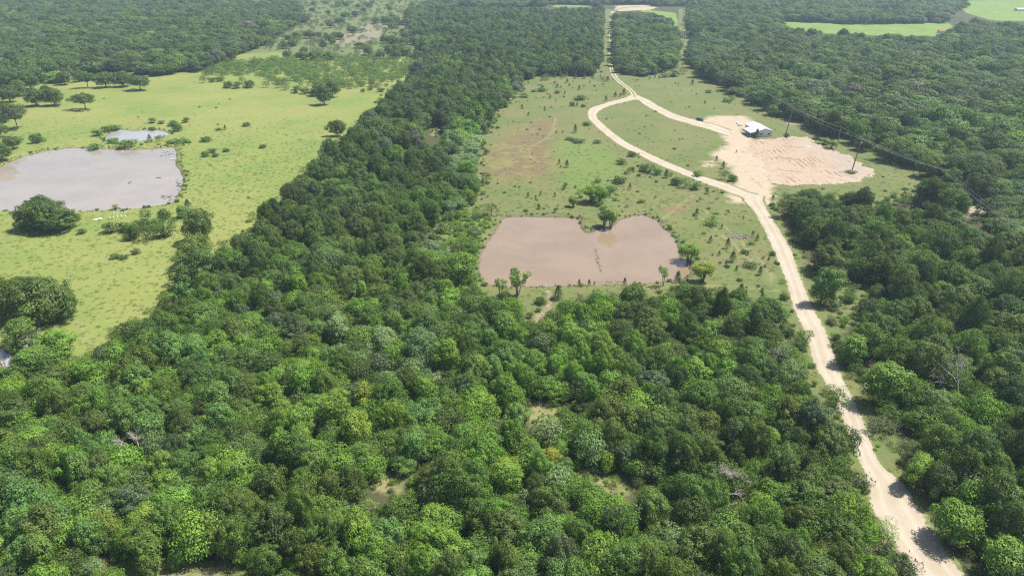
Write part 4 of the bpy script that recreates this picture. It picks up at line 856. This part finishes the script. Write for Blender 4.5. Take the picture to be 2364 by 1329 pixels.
# grass tufts ---------------------------------------------------------------------
def grass_patch(rg_, n=70, rad=1.1, h=0.3):
    a = rg_.uniform(0, 6.283, n); r = rad * np.sqrt(rg_.random(n)); z = h * rg_.uniform(0.2, 0.75, n) * (1 - 0.4 * r / rad)
    P = np.stack([np.cos(a) * r, np.sin(a) * r, z], 1); N = np.stack([rg_.normal(0, 0.6, n), rg_.normal(0, 0.6, n), np.full(n, 0.8)], 1)
    v, f = leaf_faces(P, N, 0.36, rg_, 0.4); return (v, f, np.clip(rg_.normal(0.5, 0.2, n), 0, 1)), MB().tube([(0, 0, -0.1), (0, 0, 0.02)], [0.02, 0.01], 4)
GRASS = [Proto('grass', grass_patch(rng), 0.3), Proto('grass', grass_patch(rng, 55, 0.9, 0.4), 0.4)]
rows = []
X, Y = area_points(MEADOW, 1.6, 0, lambda x, y: np.clip(0.5 + 0.4 * fbm(x, y, 12, 4), 0.1, 1) * np.clip((470 - y) / 130, 0, 1), 215); X, Y = clear_of_roads(X, Y); Z = gz(X, Y)
for x, y, z in zip(X, Y, Z):
    s = rnd.uniform(0.4, 0.9); c = np.array([(0.25, 0.305, 0.080), (0.21, 0.295, 0.072), (0.19, 0.275, 0.065)][rnd.randrange(3)]) * rnd.uniform(0.85, 1.1)
    rows.append((x, y, z - 0.03, s, s * rnd.uniform(0.35, 0.8), rnd.uniform(0, 6.28), *c))
scatter('meadow_grass', GRASS, rows, 'short tufted yellow-green grass of the meadow', 'grass')
rows = []
X, Y = area_points(CLEAR, 2.0, 0, lambda x, y: np.clip(0.5 + 0.4 * fbm(x, y, 10, 6), 0.1, 1) * np.clip((430 - y) / 130, 0, 1), 240); X, Y = clear_of_roads(X, Y); Z = gz(X, Y)
for x, y, z in zip(X, Y, Z):
    s = rnd.uniform(0.5, 1.1); c = np.array([(0.28, 0.31, 0.11), (0.225, 0.30, 0.09), (0.30, 0.285, 0.135)][rnd.randrange(3)]) * rnd.uniform(0.85, 1.1)
    rows.append((x, y, z - 0.03, s, s * rnd.uniform(0.3, 0.75), rnd.uniform(0, 6.28), *c))
scatter('clearing_grass', GRASS, rows, 'rough olive grass of the clearing round the brown pond', 'grass')

# ------------------------------------------------------------------ dead trees and branches
def branches(rg_, h, spread, levels=3, n=4, r0=0.16, start=(0, 0, -0.3)):
    mb = MB()
    def go(p, d, L, r, lev):
        q = p + d * L; m = p + d * L * 0.5 + rg_.normal(size=3) * L * 0.07
        mb.tube([tuple(p), tuple(m), tuple(q)], [r, r * 0.8, r * 0.55], 5, False)
        if lev == 0: return
        for _ in range(n):
            e = unit(d + spread * rg_.normal(size=3) + np.array([0, 0, 0.1])); go(p + d * L * rg_.uniform(0.55, 1.0), e, L * rg_.uniform(0.5, 0.75), r * 0.5, lev - 1)
    go(np.array(start, float), unit(np.array([rg_.normal(0, 0.12), rg_.normal(0, 0.12), 1.0])), h * 0.42, r0, levels)
    return mb
def dead_tree(px, py, h, label, tint=None, spread=0.65):
    x, y = map(float, G(px, py)); root = empty('dead_tree', (x, y, gz1(x, y)))
    rg_ = np.random.default_rng(int(px)); branches(rg_, h, spread, 0, 0, 0.2).build('trunk', M_DEAD, root, smooth=True)
    mb = branches(rg_, h * 1.1, spread, 4, 4, 0.26); mb.build('branches', M_DEAD, root, smooth=True)['kind'] = 'stuff'
    if tint:
        c = obj('leaves', SPREAD[0].crown, root); c.scale = (0.45, 0.45, h / 10 * 0.9); c['tint'] = TINT[tint]; c['kind'] = 'stuff'
    props(root, label, 'tree', 'bare and dying trees')
dead_tree(1795, 855, 10, 'bare grey dead tree standing at the woods edge just beside the sandy road')
dead_tree(2212, 925, 14.0, 'wide grey dead tree with bare twigs among the dark oaks beyond the road', None, 0.75)
dead_tree(328, 1060, 9, 'bare reddish-grey dead branches poking out between two minty trees')
dead_tree(1690, 1150, 9, 'tangle of bare pale branches sunk in the near oaks west of the road', None, 0.9)
dead_tree(1660, 1165, 8, 'smaller bare snag beside the tangle of pale branches', None, 0.9)
dead_tree(75, 800, 8, 'grey leafless tree leaning out of the thicket at the meadow corner')
dead_tree(12, 850, 7, 'bare pinkish snag over the creek water')
dead_tree(640, 770, 8, 'pale dry treetop at the edge of the vine-covered woods', 'greyish green', 0.9)
dead_tree(850, 845, 6, 'grey dead crown beside the pale vine mounds', None, 0.8)

def log(px0, py0, px1, py1, r, label, z=WL):
    a = G(px0, py0, z); b = G(px1, py1, z); L = math.hypot(b[0] - a[0], b[1] - a[1]); root = empty('floating_log', (float(a[0]), float(a[1]), z), math.atan2(b[1] - a[1], b[0] - a[0]))
    MB().tube([(0, 0, 0.05), (L * 0.5, 0.15, 0.12), (L, 0, 0.05)], [r, r * 0.9, r * 0.5], 7).build('trunk', M_DARKWOOD, root, smooth=True)
    MB().tube([(L * 0.55, 0.1, 0.1), (L * 0.7, 0.8, 0.5)], [r * 0.5, r * 0.2], 5).build('branch', M_DARKWOOD, root); MB().tube([(L * 0.3, 0.1, 0.1), (L * 0.35, -0.7, 0.3)], [r * 0.4, r * 0.15], 5).build('branch', M_DARKWOOD, root)
    props(root, label, 'log', 'dead wood in the grey pond')
log(360, 412, 373, 410, 0.22, 'forked dark log floating in the grey pond off its grassy bank')
log(296, 425, 304, 419, 0.2, 'slanting dark log floating near the middle of the grey pond')
x, y = map(float, G(262, 484)); root = empty('fallen_tree', (x, y, WL + 0.1), 0.2)
MB().tube([(-2.5, 0, 0.1), (-0.5, 0.2, 0.5), (2.5, 0.4, 0.9)], [0.3, 0.25, 0.12], 7).build('trunk', M_DARKWOOD, root, smooth=True)
branches(np.random.default_rng(3), 4.5, 0.8, 3, 3, 0.1).build('branches', M_DARKWOOD, root, loc=(1.2, 0.3, 0.4), rot=(0, 1.0, 0))['kind'] = 'stuff'
props(root, 'dark fallen tree lying on the near bank of the grey pond', 'fallen tree')
at('shrub', SPIKY, 267, 483, 2.4, 1.4, 'yellow-green')

mb = MB(); rg_ = np.random.default_rng(8)
for _ in range(150):
    a = rg_.uniform(0, 6.28); r = 3.0 * math.sqrt(rg_.random()); zz = 0.1 + 1.1 * rg_.random() * (1 - r / 3.4); L = rg_.uniform(0.8, 2.2); d = unit(rg_.normal(size=3) * np.array([1, 1, 0.35])); c = np.array([math.cos(a) * r * 1.35, math.sin(a) * r * 0.7, zz])
    mb.tube([tuple(c - d * L / 2), tuple(c + rg_.normal(size=3) * 0.08), tuple(c + d * L / 2)], [0.07, 0.05, 0.02], 4, False)
x, y = map(float, G(1713, 546)); bp = mb.build('brush_pile', M_DEAD, loc=(x, y, gz1(x, y) + 0.05)); props(bp, 'heaped grey brush pile on the slope between pond and road', 'brush pile')

mb = MB()
for _ in range(60):
    t = rg_.random(); x, y = G(1374 + 11 * t + rg_.normal(0, 2.2), 572 + 58 * t, WL); mb.tube([(float(x), float(y), WL - 0.2), (float(x) + rg_.normal(0, 0.15), float(y) + rg_.normal(0, 0.15), WL + rg_.uniform(0.15, 0.6))], [0.07, 0.04], 4)
for _ in range(40):
    t = rg_.random(); x, y = G(1380 + 60 * t + rg_.normal(0, 4), 652 + rg_.normal(0, 2), WL); mb.tube([(float(x), float(y), WL - 0.2), (float(x) + rg_.normal(0, 0.15), float(y), WL + 0.3)], [0.06, 0.03], 4)
props(mb.build('dead_reeds', M_DARKWOOD), 'line of dark dead reed stubs standing in the brown pond', 'reeds', kind='stuff')
mb = MB()
for _ in range(70):
    k = rg_.integers(3); cx_, cy_, sx_, sy_ = ((388, 456, 14, 6), (385, 358, 16, 8), (412, 425, 6, 14))[k]; x, y = G(cx_ + rg_.normal(0, sx_ * 0.5), cy_ + rg_.normal(0, sy_ * 0.5), WL); x, y = float(x), float(y); r = rg_.uniform(0.15, 0.6)
    n0 = len(mb.v); mb.v += [(x + r * 1.6 * math.cos(t) * rg_.uniform(0.7, 1.2), y + r * math.sin(t) * rg_.uniform(0.7, 1.2), WL + 0.02) for t in np.arange(7) * 0.8976]; mb.f.append(tuple(range(n0, n0 + 7)))
props(mb.build('pond_weed', mat_noise('pond_weed_leaf', (0.07, 0.09, 0.05), (0.12, 0.13, 0.08), 1.0)), 'dark floating weed along the grey pond shore', 'pond weed', kind='stuff')

# ------------------------------------------------------------------ barn
def build_barn():
    ang = R(6.0); root = empty('metal_barn', (*map(float, G(1748, 315.6)), 0.0), ang); root.location.z = gz1(root.location.x, root.location.y) + 0.02
    W, L, E, RG = 8.6, 18.0, 3.2, 4.5; lw, ll, le = 4.4, 10.5, 2.35
    MB().prism([(0, 0), (W, 0), (W, E), (W / 2, RG), (0, E)], 'y', 0, L).build('wall', M_WALL, root)
    ribs = MB()
    def slope(mb_, x0, z0, x1, z1, y0, y1, t=0.08):
        mb_.prism([(x0, z0), (x1, z1), (x1, z1 + t), (x0, z0 + t)], 'y', y0, y1)
    k = (RG - E) / (W / 2)
    rf = empty('roof', (0, 0, 0)); rf.parent = root
    a = MB(); slope(a, W / 2, RG + 0.03, W + 0.35, E - 0.35 * k + 0.03, -0.35, L + 0.35); a.build('roof_slope', M_ROOF, rf)
    a = MB(); slope(a, -0.25, E - 0.25 * k + 0.03, W / 2 - 0.004, RG + 0.03, -0.35, L + 0.35); a.build('roof_slope', M_ROOF, rf)
    a = MB(); slope(a, -lw, le, -0.255, E - 0.28 * k + 0.02, -0.35, ll); a.build('porch_roof', M_ROOF, rf)
    MB().prism([(W / 2 - 0.3, RG - 0.03), (W / 2, RG + 0.17), (W / 2 + 0.3, RG - 0.03)], 'y', -0.36, L + 0.36).build('ridge_cap', M_WHITE, rf)
    for y in np.arange(0.4, L, 0.9):
        b = MB(); slope(b, W / 2 + 0.3, RG + 0.03 - 0.3 * k + 0.08, W + 0.35, E - 0.35 * k + 0.11, y, y + 0.06, 0.035); b.build('seam', M_ROOF, rf)
        b = MB(); slope(b, -0.25, E - 0.25 * k + 0.11, W / 2 - 0.3, RG - 0.3 * k + 0.11, y, y + 0.06, 0.035); b.build('seam', M_ROOF, rf)
    for y in (0.0, 3.4, 6.8, 10.2): MB().box(-lw + 0.1, -lw + 0.25, y, y + 0.15, -0.3, le - 0.02).build('porch_post', M_WHITE, root)
    MB().box(-lw + 0.05, -lw + 0.3, -0.2, ll - 0.1, le - 0.2, le - 0.01).build('porch_beam', M_WHITE, root)
    for x in (1.5, 5.9):
        w = empty('window', (x, 0, 0)); w.parent = root
        MB().box(-0.1, 1.55, -0.06, -0.004, 0.95, 2.05).build('frame', M_WHITE, w)
        for dx in (0.02, 0.83): MB().box(dx, dx + 0.6, -0.09, -0.064, 1.05, 1.95).build('pane', M_GLASS, w)
    d = MB().box(4.35, 5.25, -0.06, -0.004, 0.05, 2.1).build('door', M_WHITE, root); MB().box(5.08, 5.15, -0.11, -0.064, 1.0, 1.12).build('handle', M_CHROME, d)
    for y in (2.0, 6.0): MB().box(-0.06, -0.004, y, y + 1.3, 0.95, 1.95).build('window_pane', M_GLASS, root)
    MB().box(-0.07, -0.004, 4.2, 5.1, 0.05, 2.1).build('door', M_CHROME, root)
    MB().box(-0.05, W + 0.05, -0.05, L + 0.05, -0.6, 0.06).build('slab', mat_noise('concrete', (0.28, 0.27, 0.25), (0.38, 0.36, 0.33), 1.0), root)
    MB().box(-lw + 0.05, -0.06, -0.1, ll, -0.6, 0.05).build('porch_slab', bpy.data.materials['concrete'], root)
    for (a_, b_) in ((-0.08, -0.02), (W + 0.02, W + 0.08)): MB().box(a_, b_, -0.06, 0.02, 0, E - 0.05).build('corner_trim', M_WHITE, root)
    props(root, 'white metal barn with pale gabled roof and open side porch', 'barn')
    # odds and ends behind and beside the barn
    for (px, py, s, lab) in ((1708, 292, (2.2, 1.2, 0.9), 'low white junk box beside the far end of the barn'), (1703, 287, (1.4, 1.4, 0.7), 'small tan crate on the sand beyond the barn')):
        x, y = map(float, G(px, py)); r = empty('storage_box', (x, y, gz1(x, y)), 0.4); MB().box(-s[0] / 2, s[0] / 2, -s[1] / 2, s[1] / 2, 0, s[2]).build('box_body', M_WALL, r, bevel=0.04); MB().box(-s[0] / 2 - 0.04, s[0] / 2 + 0.04, -s[1] / 2 - 0.04, s[1] / 2 + 0.04, s[2] + 0.004, s[2] + 0.1).build('lid', M_WHITE, r)
        props(r, lab, 'box')
build_barn()

# ------------------------------------------------------------------ vehicle
def build_car():
    x, y = map(float, G(1616, 279)); root = empty('parked_vehicle', (x, y, gz1(x, y) + 0.07), R(-43))
    prof = [(-2.3, 0.45), (-2.32, 0.9), (-2.2, 1.12), (1.0, 1.12), (1.25, 1.08), (2.15, 0.98), (2.3, 0.8), (2.3, 0.42), (1.9, 0.38), (-1.9, 0.38)]
    v, f = [], []
    for (yy, ins) in ((-0.95, 0.06), (-0.90, 0.0), (0.90, 0.0), (0.95, 0.06)):
        v += [(px * (1 - ins * 0.4), yy, 0.75 + (pz - 0.75) * (1 - ins * 1.4)) for px, pz in prof]
    k = len(prof)
    for s in range(3): f += [(s * k + i, s * k + (i + 1) % k, (s + 1) * k + (i + 1) % k, (s + 1) * k + i) for i in range(k)]
    f += [tuple(range(k))[::-1], tuple(3 * k + i for i in range(k))]
    body = obj('body', mesh_np('body', v, f, [M_CAR]), root)
    cab = [(-2.15, 1.11), (-2.0, 1.72), (0.25, 1.74), (0.95, 1.11)]
    v = [(px, s * (0.86 if pz < 1.3 else 0.70), pz) for s in (-1, 1) for px, pz in cab]
    obj('cabin_glass', mesh_np('cabin_glass', v, [(0, 1, 2, 3), (7, 6, 5, 4), (0, 4, 5, 1), (1, 5, 6, 2), (2, 6, 7, 3), (3, 7, 4, 0)], [M_GLASS]), root)
    MB().box(-2.05, 0.3, -0.73, 0.73, 1.735, 1.80).build('roof', M_CHROME, root, bevel=0.03)  # bright metal imitates the sky's reflection on the vehicle's roof
    for xx in (-2.08, -1.1, -0.15, 0.62):
        for s in (-1, 1): MB().tube([(xx, s * 0.868, 1.12), (xx + (0.12 if xx < 0 else -0.38), s * 0.715, 1.735)], 0.045, 5).build('pillar', M_CAR, root)
    for s in (-1, 1):
        for xx in (-1.45, 1.45):
            w = empty('wheel', (xx, s * 0.86, 0.36)); w.parent = root
            MB().tube([(0, -0.13, 0), (0, 0.13, 0)], 0.37, 16).build('tyre', M_TYRE, w); MB().tube([(0, -0.14, 0), (0, 0.14, 0)], 0.2, 12).build('rim', M_CHROME, w)
        MB().box(2.24, 2.33, s * 0.68 - 0.16, s * 0.68 + 0.16, 0.72, 0.9).build('headlight', M_PORC, root); MB().box(-2.345, -2.28, s * 0.75 - 0.1, s * 0.75 + 0.1, 0.7, 0.98).build('tail_light', M_RUST, root)
        MB().box(0.75, 0.9, s * 1.0 - 0.09, s * 1.0 + 0.09, 1.1, 1.24).build('mirror', M_CAR, root)
    MB().box(2.28, 2.42, -0.85, 0.85, 0.42, 0.62).build('front_bumper', M_CHROME, root, bevel=0.03); MB().box(-2.42, -2.28, -0.85, 0.85, 0.42, 0.62).build('rear_bumper', M_CAR, root, bevel=0.03)
    MB().box(2.27, 2.325, -0.45, 0.45, 0.66, 0.9).build('grille', M_CHROME, root)
    props(root, 'dark pickup-sized vehicle with painted roof glare parked on the sandy lane before the barn', 'vehicle')
build_car()

# ------------------------------------------------------------------ power poles and lines
def pole(px, py, h, label, arms=1, lean=(0, 0), az=0.0, tr=False, hidden_z=None):
    x, y = map(float, G(px, py)); z = gz1(x, y); root = empty('power_pole', (x, y, z)); tip = Vector((lean[0], lean[1], h))
    MB().tube([(0, 0, -0.6), tuple(tip * 0.5), tuple(tip)], [0.30, 0.26, 0.2], 9).build('shaft', M_POLE, root, smooth=True)
    d = Vector((math.cos(az), math.sin(az), 0)); att = []
    for k in range(arms):
        c = tip * ((h - 0.5 - 1.3 * k) / h)
        if arms:
            e = d * 1.35; n = Vector((-d.y, d.x, 0)) * 0.14
            ar = MB().tube([tuple(c - e + n), tuple(c + e + n)], 0.15, 4).build('crossarm', M_POLE, root)
            for t in (-1.2, -0.45, 0.45, 1.2)[:4]:
                q = c + d * t + n + Vector((0, 0, 0.1)); MB().tube([tuple(q), tuple(q + Vector((0, 0, 0.14))), tuple(q + Vector((0, 0, 0.3)))], [0.06, 0.11, 0.07], 7).build('insulator', M_PORC, ar)
                if k == 0: att.append(Vector((x, y, z)) + q + Vector((0, 0, 0.3)))
    if tr:
        c = tip * ((h - 2.4) / h) + d * 0.42; MB().tube([tuple(c), tuple(c + Vector((0, 0, 0.95)))], 0.27, 12).build('transformer', M_PORC, root)
    if not att: att = [Vector((x, y, z)) + tip]
    props(root, label, 'pole', 'power poles'); return att
def cables(a, b, label, sag=1.0, which=(0, 1, 3)):
    root = empty('overhead_cable', tuple((a[0] + b[0]) / 2))
    a = [a[i] for i in which if i < len(a)] or a[:1]; b = [b[i] for i in which if i < len(b)] or b[:1]
    for k in range(max(len(a), len(b))):
        p, q = a[min(k, len(a) - 1)], b[min(k, len(b) - 1)]; pts = [tuple(p.lerp(q, t) - Vector((0, 0, sag * 4 * t * (1 - t))) - root.location) for t in np.linspace(0, 1, 14)]
        MB().tube(pts, 0.04, 4, False).build('wire', M_CABLE, root)
    props(root, label, 'cable', 'spans of overhead cable')
P6 = pole(2345, 640, 15, 'power pole head with pale crossarm among oaks near the photo edge', 1, (0, 0), R(-25))
P5 = pole(2160, 472, 15, 'power pole with white insulators rising out of the oaks beyond the bare lot', 1, (0, 0), R(-25))
P4 = pole(1967, 392, 15.5, 'tall leaning power pole standing on the bare lot', 1, (1.8, 0), R(-35), True)
P3 = pole(1931, 342, 11, 'short dark pole at the woods edge behind the light green bushes', 0, (0.3, 0))
P2 = pole(1812, 317, 15.5, 'bare leaning pole with a bush at its foot just beyond the barn gable', 0, (2.0, 0))
P1 = pole(1780, 268, 12, 'pole with stacked crossarms against the dark woods behind the barn', 3, (0.8, 0), R(-35))
FP = [pole(px, py, 14, lab, 2, (0, 0), 0.0) for px, py, lab in ((1578, 152, 'first power pole of the straight cut through the far woods'), (1577, 108, 'second power pole along the straight cut through the far woods'), (1576, 78, 'third power pole along the straight cut through the far woods'), (1575, 54, 'last power pole along the straight cut through the far woods'))]
P7 = [Vector((*map(float, G(2560, 860)), 14.5))] * 4
cables(P6, P7, 'pale power cables leaving over the oaks at the photo edge', 0.8)
cables(P5, P6, 'bright span of power cables over the oaks beyond the road', 1.2)
cables(P4, P5, 'span of power cables from the leaning pole on the bare lot to the oaks', 1.2)
cables(P3, P5, 'thin cable from the short dark pole towards the oaks', 1.0, (0,))
cables(P1, P3, 'dark cable from the stacked-crossarm pole down to the short pole', 1.6)
cables(P2, P4, 'single cable between the two leaning poles', 1.0, (0,))
cables(FP[0], P1, 'long faint span from the far cut to the stacked-crossarm pole', 2.0)
for i in range(3): cables(FP[i], FP[i + 1], ('nearer', 'middle', 'farther')[i] + ' span of cables along the straight cut through the far woods', 2.0)

# ------------------------------------------------------------------ boat, pipes, board, far sheds
x, y = map(float, G(401, 369, WL)); root = empty('boat', (x, y, WL - 0.05), R(12))
st_x = [-1.6, -1.2, 0, 1.1, 1.7]; wd = [0.52, 0.62, 0.66, 0.5, 0.12]; v, f = [], []
for xs, w in zip(st_x, wd): v += [(xs, -w, 0.5), (xs, -w * 0.75, 0.0), (xs, w * 0.75, 0.0), (xs, w, 0.5), (xs, w * 0.86, 0.5), (xs, w * 0.68, 0.1), (xs, -w * 0.68, 0.1), (xs, -w * 0.86, 0.5)]
for i in range(4): f += [(i * 8 + a, i * 8 + (a + 1) % 8, i * 8 + 8 + (a + 1) % 8, i * 8 + 8 + a) for a in range(8)]
f += [tuple(range(8)), tuple(32 + i for i in range(8))[::-1]]
obj('hull', mesh_np('hull', v, f, [M_WHITE]), root)
for xs in (-0.9, 0.3): MB().box(xs, xs + 0.28, -0.54, 0.54, 0.34, 0.38).build('seat', M_CHROME, root)
props(root, 'small white rowing boat floating at the reedy end of the grey pond', 'boat')
pipes = [((254, 504), 'first of the five white hooked pipes, the one beside the white panel'), ((262.5, 501.8), 'second white hooked pipe counting from the white panel'), ((271, 500.5), 'middle one of the five white hooked pipes on the bank'),
         ((280, 499.7), 'fourth white hooked pipe counting from the white panel'), ((289, 499), 'last white hooked pipe of the row, on the bushes side')]
for (p, lab) in pipes:
    x, y = map(float, G(*p)); root = empty('hooked_pipe', (x, y, gz1(x, y)), R(30))
    MB().tube([(0, 0, -0.2), (0, 0, 1.45), (0.12, 0, 1.68), (0.35, 0, 1.78), (0.75, 0, 1.8)], 0.11, 8).build('pipe', M_WHITE, root, smooth=True); MB().tube([(0.74, 0, 1.8), (0.86, 0, 1.78)], 0.15, 8).build('collar', M_WHITE, root)
    props(root, lab, 'pipe', 'row of white hooked pipes on the pond bank')
x, y = map(float, G(226, 507.5)); root = empty('white_panel', (x, y, gz1(x, y) + 0.15), R(48))
MB().box(-1.6, 1.6, -0.55, 0.55, 0.1, 0.18).build('sheet', M_WHITE, root, bevel=0.02)
for xx in (-1.3, 1.25): MB().box(xx, xx + 0.08, -0.5, 0.5, -0.2, 0.097).build('batten', M_DEAD, root)
props(root, 'white panel lying in the grass beside the row of hooked pipes', 'panel')
for (px, py, s, m, lab, cat) in ((2176, 76, (11, 6, 3.4), M_RUST, 'small rusty-roofed shed at the end of the far green field', 'shed'), (2362, 25, (26, 8, 4), M_ROOF, 'long pale shed in the hazy far pasture at the photo corner', 'shed'), (1530, 134, (2.5, 2, 1.4), M_WHITE, 'tiny white box in the power line cut by the far woods', 'box')):
    x, y = map(float, G(px, py)); root = empty('far_shed' if cat == 'shed' else 'storage_box', (x, y, gz1(x, y)), 0.15); a, b, c = s
    MB().prism([(-b / 2, 0), (b / 2, 0), (b / 2, c * 0.7), (0, c * 0.95), (-b / 2, c * 0.7)], 'x', -a / 2, a / 2).build('wall', M_WALL, root)
    for sgn in (-1, 1): MB().prism([(0, c), (sgn * (b / 2 + 0.4), c * 0.68), (sgn * (b / 2 + 0.4), c * 0.68 + 0.1), (0, c + 0.1)], 'x', -a / 2 - 0.4, a / 2 + 0.4).build('roof_slope', m, root)
    props(root, lab, cat)

# ------------------------------------------------------------------ labels for the plants
MARKS = [(1340,580,'the brown pond'),(1750,300,'the white metal barn'),(1616,277,'the parked dark vehicle'),(1725,450,'the sandy fork'),(1366,268,'the tight bend of the sandy lane'),(1412,172,'the near end of the straight track'),(1713,540,'the heaped brush pile'),
         (200,420,'the large grey pond'),(315,313,'the small upper pool'),(272,495,'the row of hooked pipes'),(2070,1140,'the widest spot of the sandy road'),(1970,380,'the bare reddish lot'),(328,1020,'the reddish-grey dead branches'),(1795,820,'the bare roadside dead tree'),(2212,870,'the wide grey dead tree'),
         (1255,720,'the gully below the dam'),(1385,1110,'the sunny grass gap'),(112,700,'the meadow corner thicket'),(1690,1110,'the tangle of bare branches'),(910,820,'the pale vine mounds'),(2158,395,'the pole with white insulators'),(2335,575,'the pole head at the photo edge'),
         (1180,640,'the two willows below the pond'),(750,215,'the lone tall meadow oak'),(460,580,'the meadow-edge pair of oaks'),(0,1329,'the bottom corner far from the road'),(1182,1329,'the middle of the bottom edge'),(2364,1329,'the photo corner beside the road'),(845,920,'the yellow tree in the near woods'),(632,1105,'the yellow sapling'),
         (0,950,'the photo edge below the creek'),(1885,650,'the tall minty tree beside the road'),(700,560,'the middle of the dark tree belt'),(1061,600,'the big bright tree by the pond'),(2364,860,'the edge level with the dead tree'),(1182,0,'the top edge of the photo')]
ORD = ['first','second','third','fourth','fifth','sixth','seventh','eighth','ninth','tenth','eleventh','twelfth','thirteenth','fourteenth','fifteenth','sixteenth','seventeenth','eighteenth','nineteenth','twentieth']
by = {}
for t in THINGS: by.setdefault(t['desc'], []).append(t)
used = set()
for d, ts in by.items():
    xy = np.array([(t['px'], t['py']) for t in ts])
    ranks = []
    for (mx, my, _) in MARKS:
        dd = np.hypot(xy[:, 0] - mx, xy[:, 1] - my); ranks.append((dd.argsort().argsort(), dd))
    for i, t in enumerate(ts):
        opts = sorted(((int(rk[i]) * 60 + dd[i], j, int(rk[i])) for j, (rk, dd) in enumerate(ranks)))
        for (_, j, r) in opts:
            if r < len(ORD):
                a = ('' if len(ts) == 1 else ORD[r] + ' ')
                lab = f'{a}{d} out from {MARKS[j][2]}' if len(ts) > 1 else f'the only {d}, near {MARKS[j][2]}'
                if lab not in used: break
        else: lab = f'{d} deep in the woods'
        used.add(lab); t['o']['label'] = lab

# ------------------------------------------------------------------ haze
n = bpy.data.materials.new('air'); n.use_nodes = True; t = n.node_tree; t.nodes.clear()
o_ = t.nodes.new('ShaderNodeOutputMaterial'); vol = t.nodes.new('ShaderNodeVolumePrincipled'); t.links.new(vol.outputs[0], o_.inputs['Volume'])
vol.inputs['Color'].default_value = (0.62, 0.82, 1.0, 1); vol.inputs['Density'].default_value = 0.00017; vol.inputs['Anisotropy'].default_value = 0.2
hz = MB().box(-6300, 6300, -3400, 8400, -4.0, 104.0).build('haze', n); props(hz, 'thin bluish summer haze over the whole valley', 'haze', kind='stuff')
